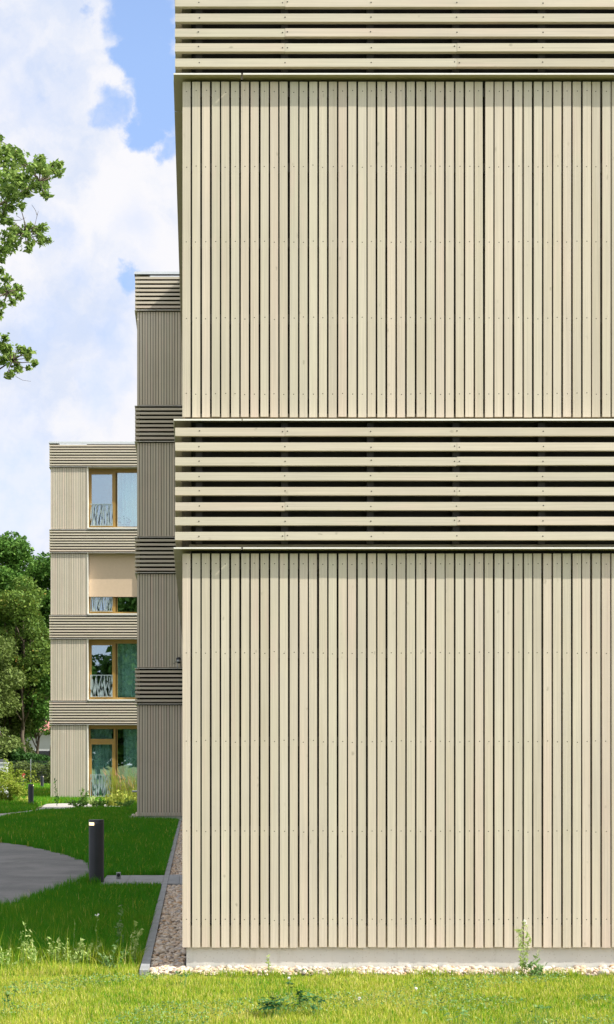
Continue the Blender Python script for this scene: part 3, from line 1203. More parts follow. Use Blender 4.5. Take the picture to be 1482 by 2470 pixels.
for px, py, rr in fr:
    Yd = OY + r.uniform(-1.2, 1.2)
    p = P(px, py, Yd)
    s = rr / F * Yd
    bl.append(((p.x, p.y, p.z), (s, s * 1.1, s * .9)))
bl_in = list(bl)
outer = tree_blobs(r, ox - .6, oy, 16.0, 6.0, 6.3, 6.6, 150, .95)
outer = [b for b in outer if b[0][0] + b[1][0] < (-3 - VX) / F * b[0][1]]
Cs, T = [], []
for c, rad in bl_in:
    n = int(640 * rad[0] ** 1.5) + 24
    pts = clump_points(r, c, (rad[0] * 1.15, rad[1] * 1.15, rad[2] * 1.1), n, .15)
    pts += r.normal(0, .035, pts.shape)
    Cs.append(pts); T.append(np.clip(r.normal(.5, .22, n), 0, 1))
for c, rad in outer:
    n = int(330 * rad[0] ** 1.6) + 10
    Cs.append(clump_points(r, c, rad, n)); T.append(np.clip(r.normal(.5, .22, n), 0, 1))
C_ = np.concatenate(Cs); T_ = np.concatenate(T)
V, Fq = leaf_quads(C_, .115, r, aspect=1.5)
npmesh('crown', V, Fq, np.repeat(T_, 4), M['oak'], oak)
mb = MB()
mb.tube(limb_path((ox, oy, 0), (ox - .4, oy, 19.5), 0, r, 8, .1), .48, .1, 12)
boughs = [((95, 440), 12.5, .05), ((60, 560), 11.0, .04), ((20, 705), 9.5, .04), ((30, 870), 8.0, .02)]
hubs = []
for (px, py), zs, sag in boughs:
    e = P(px, py, OY)
    pth = limb_path((ox, oy, zs), e, sag, r, 8, .08)
    mb.tube(pth, .17, .018, 7)
    hubs.append(pth)
for c, rad in bl_in:
    best = min((q for pth in hubs for q in pth[3:]), key=lambda q: (q - Vector(c)).length)
    mb.tube(limb_path(best, c, .03, r, 3, .15), .022, .006, 4)
for c, rad in outer[::3]:
    st = Vector((ox - .3, oy, min(18.5, max(6, c[2] - 2))))
    mb.tube(limb_path(st, c, .05, r, 4, .12), .07, .012, 5)
# bare twigs
def twig(ps, r0=.012):
    mb.tube([P(a, b, OY) for a, b in ps], r0, .004, 4)
twig([(70, 565), (84, 545), (90, 520), (86, 507), (77, 494)], .014)
twig([(90, 520), (93, 509)], .008)
twig([(28, 532), (50, 531), (62, 525)])
twig([(40, 520), (52, 528)], .007)
twig([(38, 908), (55, 917), (75, 920)], .007)
twig([(85, 455), (100, 470)], .006)
mb.build('trunk', M['bark'], oak, smooth=True)

# trees behind the viewpoint, mirrored by the windows
gm = 'trees mirrored in the windows'
t1 = make_tree('broadleaf_tree', 'green tree across the lawn, mirrored in the lowest windows', 'tree', (-4.5, -24, 0), 0, -4.5, -24, 6.9, 3.4, 3.0, 6.4, 110, 1.3, 130, .34, M['leafA'], 31, .3, gm)
copy_tree_obj(t1, (-8.3, -28, 0), 3.1, 'green tree mirrored in the ground floor door', .82)
copy_tree_obj(t1, (-11.8, -22, 0), 2.2, 'green tree mirrored in the window panes, left one', .95)
copy_tree_obj(t1, (-1.2, -29, 0), 4.0, 'tall green tree mirrored low in the topmost right pane', 1.62)
copy_tree_obj(t1, (6, -32, 0), 1.1, 'broad green tree behind the viewpoint, right one', 1.3)
copy_tree_obj(t1, (-19, -30, 0), 5.1, 'broad green tree behind the viewpoint, far left', 1.3)

# ------------------------------------------------------------ kerb, gravel, pavers
XC0, XC1 = -.347, -.290            # edging kerb along the gravel
PY0, PY1 = 20.12, 21.75            # paver strip across
kb = empty('kerb', (XC0, 12, 0), 'grey concrete edging kerb between the lawn and the gravel strip', 'kerb')
mb = MB()
y = 11.70
segs = []
while y < 42.9:
    segs.append((y, min(y + .996, 42.95)))
    y += 1.0
for a, b in segs:
    mb.box(XC0 + rnd.gauss(0, .0012), XC1, a, b, -.2, .034 + rnd.gauss(0, .0012))
mb.build('edging_stone', M['concrete'], kb)

pv = empty('paver_strip', (-.8, 21, 0), 'grey concrete paver strip crossing the lawn from the bollard to the facade', 'paving')
mb = MB()
xs = [G(252, 2126)[0]]
x = -.053 - .24
mb.box(XC1 + .004, XC1 + .125, PY0, PY1, -.1, .036)
mb.box(XC1 + .129, -.052, PY0, PY1, -.1, .0355)
x = XC0 - .004
while x > -1.0:
    x2 = max(x - .397, -1.03)
    mb.box(x2, x, PY0 + .0, PY1 - .02, -.1, .030 + rnd.gauss(0, .001))
    x = x2 - .004
mb.build('slab', M['concrete'], pv)

bm = bmesh.new()
bmesh.ops.create_icosphere(bm, subdivisions=1, radius=1.0)
ico_v = np.array([v.co[:] for v in bm.verts])
bm2 = bmesh.new(); bmesh.ops.create_icosphere(bm2, subdivisions=2, radius=1.0)
ico2_v = np.array([v.co[:] for v in bm2.verts]); ico2_f = np.array([[v.index for v in f.verts] for f in bm2.faces])
ico_f = np.array([[v.index for v in f.verts] for f in bm.faces])


def pebbles(name, X, Y, Z, size, r, hi=True, label=None, lightp=0):
    bv, bf = (ico2_v, ico2_f) if hi else (ico_v, ico_f)
    n = len(X)
    s = size * np.exp(r.normal(0, .28, n))
    sx, sy, sz = s * r.uniform(.8, 1.35, n), s * r.uniform(.7, 1.1, n), s * r.uniform(.45, .75, n)
    V = bv[None] * np.stack([sx, sy, sz], 1)[:, None, :]
    # lumpy shapes
    k = r.normal(size=(n, 1, 3)) * 1.3
    ph = r.uniform(0, 6, (n, 1))
    lump = 1 + .13 * np.sin((bv[None] * k).sum(2) * 2 + ph)
    V = V * lump[..., None]
    a = r.uniform(0, 2 * math.pi, n)[:, None]
    tl = r.normal(0, .35, n)[:, None]
    x, y_, z = V[..., 0], V[..., 1], V[..., 2]
    y2, z2 = y_ * np.cos(tl) - z * np.sin(tl), y_ * np.sin(tl) + z * np.cos(tl)
    xr, yr = x * np.cos(a) - y2 * np.sin(a), x * np.sin(a) + y2 * np.cos(a)
    V = np.stack([xr + X[:, None], yr + Y[:, None], z2 + Z[:, None]], 2).reshape(-1, 3)
    Fq = (bf[None] + (np.arange(n) * len(bv))[:, None, None]).reshape(-1, 3)
    tint = r.random(n)
    o = npmesh(name, V, Fq, np.repeat(tint, len(bv)), M['pebble'], loops=3, smooth=True)
    tag(o, label, 'gravel', kind='stuff')
    return o


def strip_pts(r, x0, x1, y0, y1, spacing):
    n = int((x1 - x0) * (y1 - y0) / spacing ** 2)
    return r.uniform(x0, x1, n), r.uniform(y0, y1, n)


gr_ = np.random.default_rng(5)
# near part of the side strip and the strip in front of the plinth
X1, Y1 = strip_pts(gr_, XC1 + .008, -.052, 11.70, PY0 - .01, .0185)
keep = ~((Y1 > 12.03) & (X1 > -.056))
X1, Y1 = X1[keep], Y1[keep]
pebbles('gravel', X1, Y1, gr_.uniform(-.012, .020, len(X1)), .0145, gr_, True, 'tan and grey river pebbles in the strip along the left of the nearest building')
X2, Y2 = strip_pts(gr_, -.055, 3.6, 11.69, 12.03, .0185)
Z2 = gr_.uniform(-.012, .020, len(X2)) + .004 * np.sin(X2 * 5)
pebbles('gravel', X2, Y2, Z2, .015, gr_, True, 'sunlit pale pebbles in front of the plinth')
X3, Y3 = strip_pts(gr_, XC1 + .008, FX0 + .02, PY1 + .01, 42.9, .026)
pebbles('gravel', X3, Y3, gr_.uniform(-.012, .018, len(X3)), .018, gr_, False, 'tan and grey pebbles beyond the paver strip')
# small pile of pale pebbles at the corner of the middle building
a_ = G(300, 1972)
X4 = gr_.uniform(-1.75, -1.36, 260); Y4 = gr_.uniform(43.2, 46.0, 260)
k4 = (X4 + 1.75) / .4 > (Y4 - 43.2) / 3.2 * 0
X4, Y4 = X4[k4], Y4[k4]
pebbles('gravel', X4, Y4, gr_.uniform(0, .12, len(X4)) * (1 + (X4 + 1.36) / .4), .035, gr_, False, 'pale pebbles at the left foot of the middle building')

# dirt bed under pebbles
sheet('gravel_bed', [(XC1, 11.67), (9, 11.67), (9, 12.034), (-.049, 12.034), (-.049, 42.9), (XC1, 42.9)], .004, M['stud'], 'dark bed below the gravel')

# ------------------------------------------------------------ lawn
rg = np.random.default_rng(77)


def fnoise(X, Y, s, seed):
    q = np.random.default_rng(seed)
    out = np.zeros(len(X))
    for i in range(7):
        a = q.uniform(0, 2 * math.pi)
        f = s * q.uniform(.5, 2.2)
        out += np.sin((X * math.cos(a) + Y * math.sin(a)) * f + q.uniform(0, 6.28)) / (1 + .3 * i)
    return out / 3.0


def blocked(X, Y, m=0.0):
    b = inside(asph, X + .05 * np.sin(Y * 9.1) + .03 * np.sin(Y * 23), Y + .09 * np.sin(X * 14) + .05 * np.sin(X * 37))
    b |= inside(pave, X, Y)
    b |= (X > XC0 - m) & (X < 9) & (Y > 11.61) & (Y < 43.2)
    b |= (X > -1.03) & (X <= XC0) & (Y > PY0 + .02) & (Y < PY1 - .02)
    b |= (X < -1.8) & (Y > 42) & (Y < 64) & (inside(pave, X, Y + .8) | inside(pave, X, Y + 1.6) | inside(pave, X, Y + 2.3))
    b |= (X > MX0 + .05) & (Y > MY0 + .05) & (Y < MY1)
    b |= (X > RX0 + .03) & (Y > RY0 + .03) & (Y < RY1)
    return b


def grass(name, X, Y, H, W, T, r, label, lean=.45):
    n = len(X)
    a = r.uniform(0, 2 * math.pi, n)
    la = r.uniform(0, 2 * math.pi, n)
    ln = np.abs(r.normal(0, lean, n))
    dx, dy = np.cos(a), np.sin(a)
    lx, ly = np.cos(la) * ln * H, np.sin(la) * ln * H
    z0 = -.005
    hm = H * .55
    V = np.zeros((n, 5, 3))
    V[:, 0] = np.stack([X - dx * W, Y - dy * W, np.full(n, z0)], 1)
    V[:, 1] = np.stack([X + dx * W, Y + dy * W, np.full(n, z0)], 1)
    V[:, 2] = np.stack([X + dx * W * .8 + lx * .35, Y + dy * W * .8 + ly * .35, hm], 1)
    V[:, 3] = np.stack([X - dx * W * .8 + lx * .35, Y - dy * W * .8 + ly * .35, hm], 1)
    V[:, 4] = np.stack([X + lx, Y + ly, H * np.clip(1 - ln * .3, .5, 1)], 1)
    b = (np.arange(n) * 5)[:, None]
    tri = np.concatenate([b + np.array([[0, 1, 2]]), b + np.array([[0, 2, 3]]), b + np.array([[3, 2, 4]])], 0)
    o = npmesh(name, V.reshape(-1, 3), tri, np.repeat(T, 5), M['grass'], loops=3)
    tag(o, label, 'grass', kind='stuff')
    return o


def scatter(r, x0, x1, y0, y1, dens):
    n = int((x1 - x0) * (y1 - y0) * dens)
    X, Y = r.uniform(x0, x1, n), r.uniform(y0, y1, n)
    k = ~blocked(X, Y, .012)
    return X[k], Y[k]


# dry short lawn in front
X, Y = scatter(rg, -1.9, 3.9, 9.0, 12.25, 10500)
n_ = fnoise(X, Y, 3.2, 1)
n2 = fnoise(X, Y, 14, 2)
H = np.abs(rg.normal(.042, .012, len(X))) * (1 + .25 * n_) + .012
H = H * np.where(Y > 11.36, .62 + .25 * fnoise(X, Y, 9, 6), 1.0)
H = H * .70 * np.where((X < XC0) & (Y > 11.6), 2.0, 1.0)
n3 = fnoise(X, Y, 30, 5)
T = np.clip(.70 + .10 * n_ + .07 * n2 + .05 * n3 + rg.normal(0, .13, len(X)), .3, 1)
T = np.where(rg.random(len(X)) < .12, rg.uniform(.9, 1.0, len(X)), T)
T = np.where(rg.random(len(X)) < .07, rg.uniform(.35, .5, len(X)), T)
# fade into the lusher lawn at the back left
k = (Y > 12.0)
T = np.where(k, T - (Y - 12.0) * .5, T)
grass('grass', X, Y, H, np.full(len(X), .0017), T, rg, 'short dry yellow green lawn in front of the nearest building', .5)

q = np.random.default_rng(88)
cx = q.uniform(-.3, 3.6, 70)
X = np.repeat(cx, 34) + q.normal(0, .035, 70 * 34)
Y = 11.60 + np.repeat(q.uniform(-.03, .06, 70), 34) + q.normal(0, .018, 70 * 34)
grass('grass', X, Y, np.abs(q.normal(.045, .016, len(X))) + .01, np.full(len(X), .0016), np.clip(q.normal(.66, .12, len(X)), 0, 1), q,
      'tufts of grass growing over the front edge of the pale pebbles', .6)

# lush lawn at the left, three distances
def lush(x0, x1, y0, y1, dens, hh, ww, label, tb=.36):
    X, Y = scatter(rg, x0, x1, y0, y1, dens)
    n_ = fnoise(X, Y, 1.6, 3); n2 = fnoise(X, Y, 7, 4)
    H = np.abs(rg.normal(hh, hh * .28, len(X))) * (1 + .22 * n_ + .12 * n2) + .015
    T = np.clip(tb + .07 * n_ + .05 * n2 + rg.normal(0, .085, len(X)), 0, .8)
    T = np.where(rg.random(len(X)) < .03, rg.uniform(.75, .95, len(X)), T)
    H = np.where((Y > 18.8) & (Y < PY0 + .1) & (X > -1.35), H * .55, H)
    H = np.where((Y > 43) & (Y < 56), H * .6, H)
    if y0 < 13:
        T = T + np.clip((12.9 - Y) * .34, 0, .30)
    return grass('grass', X, Y, H, np.full(len(X), ww), T, rg, label, .38)


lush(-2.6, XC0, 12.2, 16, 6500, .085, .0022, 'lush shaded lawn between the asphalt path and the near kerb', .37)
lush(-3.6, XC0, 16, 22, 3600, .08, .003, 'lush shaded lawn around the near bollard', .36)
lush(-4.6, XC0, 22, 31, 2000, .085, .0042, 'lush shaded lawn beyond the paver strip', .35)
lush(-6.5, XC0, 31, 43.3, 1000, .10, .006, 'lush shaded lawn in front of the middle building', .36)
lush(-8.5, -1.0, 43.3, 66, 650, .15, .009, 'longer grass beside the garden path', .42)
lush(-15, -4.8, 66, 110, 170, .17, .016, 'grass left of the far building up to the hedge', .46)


# ------------------------------------------------------------ plants
def plant(name, label, cat, x, y, h, nst, spread, leaf, seed, mat='weed', nl=16, z0=0.0, group=None, stem_r=.0018, blossoms=0, lean=(0, 0), asp=2.0, top_light=True):
    r = np.random.default_rng(seed)
    root = empty(name, (x, y, z0), label, cat, group)
    mb = MB()
    C, T = [], []
    tips = []
    for s in range(nst):
        hh = h * (1 if s == 0 else r.uniform(.45, .95))
        a = r.uniform(0, 2 * math.pi)
        e = Vector((x + math.cos(a) * spread * (0.25 if s == 0 else r.uniform(.4, 1)) + lean[0] * hh, y + math.sin(a) * spread * .8 + lean[1] * hh, z0 + hh))
        pth = limb_path((x + r.normal() * .006, y + r.normal() * .006, z0), e, 0, r, 6, .13)
        mb.tube(pth, stem_r, stem_r * .5, 4, tint=.6)
        tips.append(pth[-1])
        m_ = max(3, int(nl * hh / h))
        for i in range(m_):
            u = r.uniform(.12, 1.0)
            q = u * 6
            i0 = min(int(q), 5)
            p = pth[i0].lerp(pth[i0 + 1], q - i0)
            ang = r.uniform(0, 6.28)
            d = leaf * r.uniform(.3, .9)
            C.append((p.x + math.cos(ang) * d, p.y + math.sin(ang) * d, p.z + r.uniform(-.2, .5) * leaf))
            T.append(min(1, max(0, r.normal(.45 + .25 * u, .18))))
    C = np.array(C)
    V, Fq = leaf_quads(C, leaf, r, aspect=asp, up=.1)
    mb.build('stem', M[mat], root)
    npmesh('leaves', V, Fq, np.repeat(T, 4), M[mat], root)
    if blossoms:
        fb_ = MB()
        for tp in tips[:blossoms]:
            for _ in range(7):
                c = tp + Vector((r.normal(), r.normal(), r.normal())) * .006
                fb_.tube([c, c + Vector((0, 0, .008))], .004, .002, 5)
        fb_.build('blossom', M['flower'], root)
    return root


GW = 'weeds at the lawn edge'
def gp(px, Yd):
    return ((px - VX) / F * Yd, Yd)


# tall branching weed in front of the plinth at the right
x, y = gp(1262, 11.62)
plant('weed', 'tall branching weed in front of the plinth at the right', 'weed', x, y, .35, 7, .15, .015, 101, 'weed', 26, group=GW, blossoms=1, lean=(-.10, 0), asp=2.6)
x, y = gp(1290, 11.6)
plant('weed', 'bushy low weed at the foot of the tall branching weed', 'weed', x, y, .13, 9, .10, .018, 102, 'clovergc', 16, group=GW)
x, y = gp(650, 11.85)
plant('weed', 'thin little weed growing from the pale pebbles against the plinth', 'weed', x, y, .12, 3, .03, .013, 103, 'weed', 10, group=GW)
x, y = gp(735, 11.72)
plant('weed', 'single dark leafed seedling on the pebbles right of the thin weed', 'weed', x, y, .045, 2, .015, .018, 104, 'clover', 4, group=GW, asp=1.2)
specs = [(58, 12.15, .30, 4, .05, .013, 'leafy weed at the lawn edge, leftmost of the tall ones'),
         (88, 12.1, .20, 9, .13, .013, 'bushy pale weed right of the leftmost tall weed'),
         (140, 12.2, .21, 9, .13, .014, 'low leafy weed left of the two bare stalks'),
         (205, 12.25, .19, 9, .13, .015, 'broad leafed pale weed under the thin yellow flowered stalk'),
         (235, 12.5, .32, 1, .02, .009, 'thin stalk with a small yellow flower in front of the shaded lawn'),
         (292, 12.9, .36, 3, .04, .016, 'tall blue green weed beside the kerb'),
         (322, 12.2, .30, 5, .07, .014, 'spreading weed with pale leaves nearest the kerb'),
         (268, 11.9, .17, 9, .12, .013, 'low dark weed below the blue green weed'),
         (12, 12.0, .16, 8, .14, .013, 'low tangled weed at the left edge'),
         (180, 12.45, .30, 1, .02, .007, 'bare grass stalk leaning left in the weed row'),
         (172, 12.1, .20, 8, .12, .012, 'tangled weed below the bare grass stalk')]
for i, (px, Yd, h, ns, sp, lf, lab) in enumerate(specs):
    x, y = gp(px, Yd)
    plant('weed', lab, 'weed', x, y, h, ns, sp, lf, 120 + i, 'weed' if i not in (5, 7) else 'clovergc', 30 if ns > 1 else 12, group=GW,
          blossoms=1 if i == 4 else 0, asp=2.3, stem_r=.0014)
# long pale stalks where the mown lawn meets the lush grass
X, Y = scatter(rg, -1.45, XC0, 11.5, 12.5, 230)
grass('grass', X, Y, np.abs(rg.normal(.16, .05, len(X))) + .03, np.full(len(X), .0016), np.clip(rg.normal(.66, .14, len(X)), 0, 1), rg,
      'long pale stalks along the edge between the dry and the lush lawn', .5)


def clover_clump(label, px, py, n, spread, leaf, seed, mat='clover', hh=.085, group='dark clover clumps'):
    r = np.random.default_rng(seed)
    x, y = G(px, py + 34)
    root = empty('clover_clump', (x, y, 0), label, 'clover', group)
    C, T = [], []
    mb = MB()
    fans = MB()
    for i in range(n):
        cx, cy = x + r.normal(0, spread), y + r.normal(0, spread * .9)
        cz = hh * r.uniform(.7, 1.35)
        mb.tube([(cx * .5 + x * .5, cy * .5 + y * .5, 0), (cx, cy, cz)], .0012, .0009, 4)
        a0 = r.uniform(0, 6.28)
        tl = r.normal(0, .25, 2)
        tv = float(np.clip(r.normal(.45, .28), 0, 1))
        for k in range(3):
            a = a0 + k * 2.094
            pts = [(cx, cy, cz)]
            for q in range(7):
                th = -1.15 + 2.3 * q / 6
                rr = leaf * (1.0 - .18 * abs(th)) * (0.55 if q in (0, 6) else 1)
                u, w_ = rr * math.cos(th * .75), rr * math.sin(th * .75)
                X_ = cx + u * math.cos(a) - w_ * math.sin(a); Y_ = cy + u * math.sin(a) + w_ * math.cos(a)
                pts.append((X_, Y_, cz + tl[0] * (X_ - cx) + tl[1] * (Y_ - cy) + .25 * abs(w_) - .2 * u))
            fans.poly(pts, [(0, j, j + 1) for j in range(1, 7)], tv)
    mb.build('stem', M['clovergc'], root)
    fans.build('leaves', M[mat], root)
    return root


clover_clump('large dark clover clump at the bottom centre left', 662, 2425, 30, .042, .024, 201)
clover_clump('dark clover sprig just right of the large clump', 722, 2408, 12, .03, .023, 202)
clover_clump('dark clover leaves at the right end of the clump row', 765, 2422, 12, .028, .022, 203)
clover_clump('single dark clover sprig above the large clump', 700, 2378, 5, .012, .021, 204)
clover_clump('few dark clover leaves at the left edge of the lawn', 22, 2405, 7, .03, .016, 205)
clover_clump('small dark clover leaves at the left end of the pebbles', 440, 2352, 8, .03, .017, 206)
clover_clump('green clover patch at the bottom right', 1100, 2458, 16, .06, .017, 207, 'clovergc')
clover_clump('green clover patch at the bottom edge right of the middle', 1290, 2448, 14, .06, .014, 208, 'clovergc')


# low clover leaves all through the front lawn
def low_clover():
    r = np.random.default_rng(300)
    X, Y = scatter(r, -1.7, 3.6, 9.0, 11.5, 1500)
    nz = fnoise(X, Y, 4.0, 9)
    k = nz > .22 - .25 * (Y < 10.6)
    X, Y = X[k], Y[k]
    C = np.stack([X, Y, r.uniform(.022, .046, len(X))], 1)
    V, Fq = leaf_quads(C, .0135, r, aspect=1.1, up=1.0)
    o = npmesh('ground_cover', V, Fq, np.repeat(np.clip(r.normal(.5, .25, len(X)), 0, 1), 4), M['clovergc'])
    tag(o, 'small clover leaves scattered through the front lawn', 'ground cover', kind='stuff')


low_clover()


def clover_flower(px, py, label, mat='flower'):
    x, y = G(px, py + 18)
    root = empty('clover_flower', (x, y, 0), label, 'flower', 'clover blossoms in the front lawn')
    mb = MB(); mb.tube([(x, y, 0), (x + .002, y, .055)], .001, .001, 4); mb.build('stem', M['clovergc'], root)
    mb = MB()
    r = random.Random(px)
    for i in range(26):
        d = Vector((r.gauss(0, 1), r.gauss(0, 1), r.gauss(.3, 1))).normalized()
        c = Vector((x + .002, y, .060))
        mb.tube([c + d * .003, c + d * .010], .0022, .0012, 4)
    mb.build('blossom', M[mat], root)


clover_flower(697, 2366, 'white clover blossom between the pebbles and the large dark clump')
clover_flower(1003, 2392, 'white clover blossom right of the middle of the lawn')
clover_flower(866, 2417, 'white clover blossom in the lawn right of the dark clover')
clover_flower(1246, 2352, 'white clover blossom beside the tall branching weed')


# ------------------------------------------------------------ bollards
def lathe(profile, n, c):
    mb = MB()
    vs, fs = [], []
    for rr, z in profile:
        for i in range(n):
            a = 2 * math.pi * i / n
            vs.append((c[0] + rr * math.cos(a), c[1] + rr * math.sin(a), c[2] + z))
    m_ = len(profile)
    for j in range(m_ - 1):
        for i in range(n):
            fs.append((j * n + i, j * n + (i + 1) % n, (j + 1) * n + (i + 1) % n, (j + 1) * n + i))
    fs.append(tuple(range((m_ - 1) * n, m_ * n)))
    mb.poly(vs, fs)
    return mb


def bollard(x, y, label, h=.727, r=.0850):
    root = empty('bollard_light', (x, y, 0), label, 'bollard', 'anthracite path bollards')
    o = lathe([(r, -.1), (r, h - .05), (r, h - .012)], 40, (x, y, 0)).build('post', M['anth'], root, smooth=False)
    for p in o.data.polygons:
        p.use_smooth = len(p.vertices) == 4
    lathe([(r - .004, h - .0119), (r + .0015, h - .0115), (r + .0015, h - .004), (r - .001, h)], 40, (x, y, 0)).build('cap', M['anth'], root)
    mb = MB()
    # lit slot: a short curved window near the top on the side facing the path and the camera
    n = 7
    a0, a1 = math.radians(-90 - 66), math.radians(-90 - 14)
    rr = r + .0018
    pts = []
    for i in range(n + 1):
        a = a0 + (a1 - a0) * i / n
        for z in (h - .062, h - .028):
            pts.append((x + rr * math.cos(a), y + rr * math.sin(a), z))
    mb.poly(pts, [(2 * i, 2 * i + 2, 2 * i + 3, 2 * i + 1) for i in range(n)])
    s = mb.build('light_slot', M['lamp'], root)
    return root


b1 = bollard(G(233, 2134)[0], G(233, 2134)[1], 'dark cylindrical bollard with a warm lit slot beside the paver strip, nearest')


def copy_bollard(loc, label, rz=0):
    c = b1.copy(); col.objects.link(c); c.location = (loc[0], loc[1], 0); c.rotation_euler = (0, 0, rz); c['label'] = label
    for ch in list(b1.children):
        d = ch.copy(); col.objects.link(d); d.parent = c


copy_bollard(gp(75, 56.5), 'dark bollard standing beside the garden path left of the far building', 2.2)
copy_bollard(gp(102, 95), 'small dark bollard far back in front of the hedge', 2.2)
copy_bollard(gp(54, 98), 'small dark bollard far back beside a red flower', 2.2)
x, y = gp(58, 96.5)
rf = plant('red_flower', 'red flowering stem beside the far bollard', 'flower', x, y, .9, 4, .18, .09, 400, 'leafD', 16, stem_r=.01)
mb = MB()
for i in range(7):
    c = Vector((x + rnd.gauss(0, .06), y - .1, .72 + rnd.gauss(0, .07)))
    mb.tube([c, c + Vector((0, 0, .07))], .035, .02, 6)
mb.build('blossom', M['redflower'], rf)

# garden socket post
x, y = G(286.5, 2126)
sp = empty('socket_post', (x, y, 0), 'small steel garden socket post with a dark round front behind the paver strip', 'socket')
s0 = F / y
h = (2126 - 2104) / s0
wd = 5.6 / s0
mb = MB(); mb.box(x - wd * .95, x + wd * .95, y - .02, y + .03, 0, h); ob = mb.build('post', M['steel'], sp)
bv = ob.modifiers.new('bevel', 'BEVEL'); bv.width = .004; bv.segments = 2
mb = MB(); mb.disc((x, y - .0205, h - wd * 1.15), 'y-', wd * .74, .006, 20); mb.build('socket', M['black'], sp)
mb = MB(); mb.disc((x, y - .027, h - wd * 1.15), 'y-', wd * .35, .004, 14); mb.build('hub', M['anth'], sp)

# weather sensor on the ledge of the middle building
sx, sy = (431.5 - VX) / F * 43.0, 43.02
sz = ZB + .849
ws = empty('camera_dome', (sx, sy, sz), 'small black dome camera on a steel stand above the lowest slat band', 'camera')
mb = MB()
mb.tube([(sx - .03, sy, sz - .02), (sx - .03, sy, sz + .13)], .008, .008, 8)
mb.tube([(sx - .12, sy + .05, sz + .10), (sx - .05, sy, sz + .17)], .008, .006, 6)
mb.tube([(sx + .06, sy + .05, sz + .01), (sx + .05, sy, sz + .16)], .007, .007, 6)
mb.build('stand', M['steel'], ws)
lathe([(.02, .105), (.04, .115), (.052, .14)], 20, (sx, sy, sz)).build('dome', M['black'], ws, smooth=True)
lathe([(.053, .140), (.055, .142), (.055, .188), (.053, .19)], 20, (sx, sy, sz)).build('band', M['steel'], ws, smooth=True)
lathe([(.055, .1905), (.06, .195), (.06, .235), (.03, .25)], 20, (sx, sy, sz)).build('cap', M['black'], ws, smooth=True)

# steel bar behind the left edge of the middle building
p0 = P(319, 1909, 56); p1 = P(345, 1908, 56)
bar = empty('bicycle_stand', (p0.x + .2, 56, 0), 'low steel bicycle stand showing its bar beside the middle building', 'bicycle stand')
mb = MB()
mb.tube([(p0.x, 56, p0.z), (p1.x + .3, 56, p0.z)], .03, .03, 10)
mb.tube([(p1.x + .3, 56, 0), (p1.x + .3, 56, p0.z - .03)], .03, .03, 10)
mb.build('bar', M['steel'], bar)

# ------------------------------------------------------------ planting by the far building
x, y = gp(14, 58.5)
r = np.random.default_rng(500)
sh_ = empty('shrub', (x, y, 0), 'yellow green sunlit shrub at the left edge behind the garden path', 'shrub')
bl = tree_blobs(r, x - .05, y, .62, .62, .45, .58, 44, .20)
bl += [((x + .15, y, 1.25), (.12, .1, .2)), ((x + .0, y, 1.35), (.1, .1, .2))]
crown('foliage', M['shrub'], bl, 5200, .042, 501, sh_)
mb = MB()
for q in range(9):
    mb.tube(limb_path((x, y, 0), (x + r.uniform(-.5, .5), y + r.uniform(-.3, .3), r.uniform(.6, 1.2)), 0, r), .012, .004, 5)
mb.build('stem', M['bark'], sh_)


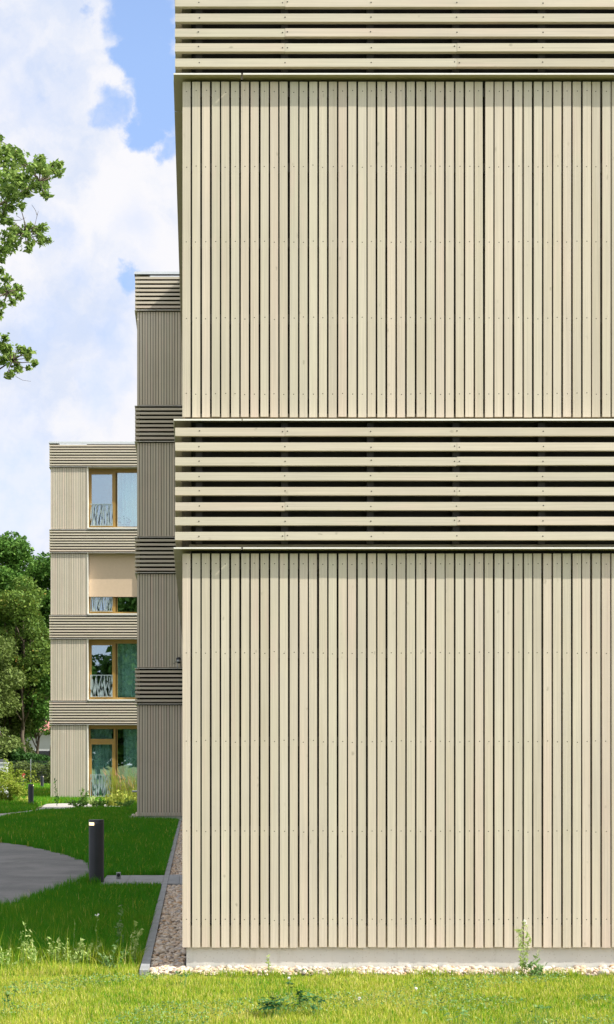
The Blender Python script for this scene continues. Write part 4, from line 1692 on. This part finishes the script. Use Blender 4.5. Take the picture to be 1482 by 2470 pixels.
def tall_grass(px, Yd, h, n, spread, seed, label, plumes):
    r = np.random.default_rng(seed)
    x, y = gp(px, Yd)
    root = empty('tall_grass', (x, y, 0), label, 'tall grass', 'tall grasses before the far windows')
    mb = MB(); pl = MB()
    for i in range(n):
        a = r.uniform(0, 6.28)
        hh = h * r.uniform(.5, 1.0)
        bx_, by_ = x + r.normal() * spread * .5, y + r.normal() * spread * .3
        ex, ey = bx_ + math.cos(a) * spread * .7 - .12 * hh, by_ + math.sin(a) * spread * .4
        pth = [Vector((bx_, by_, 0)), Vector((bx_ * .8 + ex * .2, by_, hh * .5)), Vector((bx_ * .4 + ex * .6, ey, hh * .85)), Vector((ex, ey, hh))]
        mb.tube(pth, .007, .002, 3, tint=float(r.uniform(.3, 1)))
        if i < plumes:
            d = (pth[3] - pth[2]).normalized()
            pl.tube([pth[3] - d * .13, pth[3] - d * .05, pth[3] + d * .06], .018, .004, 5, tint=float(r.random()))
    mb.build('blades', M['shrub'], root)
    if plumes: pl.build('seed_head', M['straw'], root)


tall_grass(278, 58.5, 1.25, 90, .22, 601, 'tall grass with one high arching stalk before the ground floor door', 9)
tall_grass(298, 59.0, .95, 110, .28, 602, 'tall grass with pinkish seed heads between the door and the middle building', 18)
tall_grass(322, 58.5, 1.05, 110, .24, 603, 'tall grass with pinkish seed heads against the middle building edge', 18)
GR = 'wild plants before the far building'
for i, (px, Yd, h, ns, sp_, lf, mt, lab) in enumerate([
        (290, 57.5, .55, 16, .35, .05, 'shrub', 'bright leafy plant below the seed heads'),
        (318, 57.0, .55, 16, .30, .05, 'shrub', 'bright leafy plant against the middle building edge'),
        (262, 57.5, .40, 12, .30, .05, 'shrub', 'bright leafy plant below the ground floor door'),
        (228, 57.5, .32, 12, .35, .05, 'weed', 'low leafy plant left of the ground floor door'),
        (202, 57.0, .62, 9, .22, .05, 'leafA', 'dark green weed in front of the board cladding near the door'),
        (138, 58.5, .85, 3, .18, .045, 'leafD', 'thin dark stalks in front of the left corner of the far building'),
        (190, 55.0, .30, 12, .40, .05, 'leafA', 'dark low plant beside the garden path'),
        (240, 55.0, .32, 12, .40, .05, 'leafA', 'dark low plant in the shade before the far building'),
        (300, 54.5, .30, 12, .40, .05, 'leafA', 'dark low plant in the shade beside the middle building'),
        (60, 58.0, .30, 8, .25, .05, 'shrub', 'small bright plant left of the path bollard')]):
    x, y = gp(px, Yd)
    plant('wild_plant', lab, 'plant', x, y, h, ns, sp_, lf, 650 + i, mt, 26, stem_r=.004, group=GR)

# leaves for the potted plant
r = np.random.default_rng(700)
bl = [((-2.62, YW + .18, z0p + .33), (.16, .08, .18)), ((-2.42, YW + .18, z0p + .28), (.12, .08, .12))]
crown('foliage', M['leafA'], bl, 3000, .05, 701, pot)
mb = MB()
for i in range(6):
    c = Vector((-2.3 + rnd.gauss(0, .03), YW + .15, z0p + .2 + rnd.gauss(0, .03)))
    mb.tube([c, c + Vector((0, 0, .03))], .02, .012, 6)
mb.build('blossom', M['redflower'], pot)
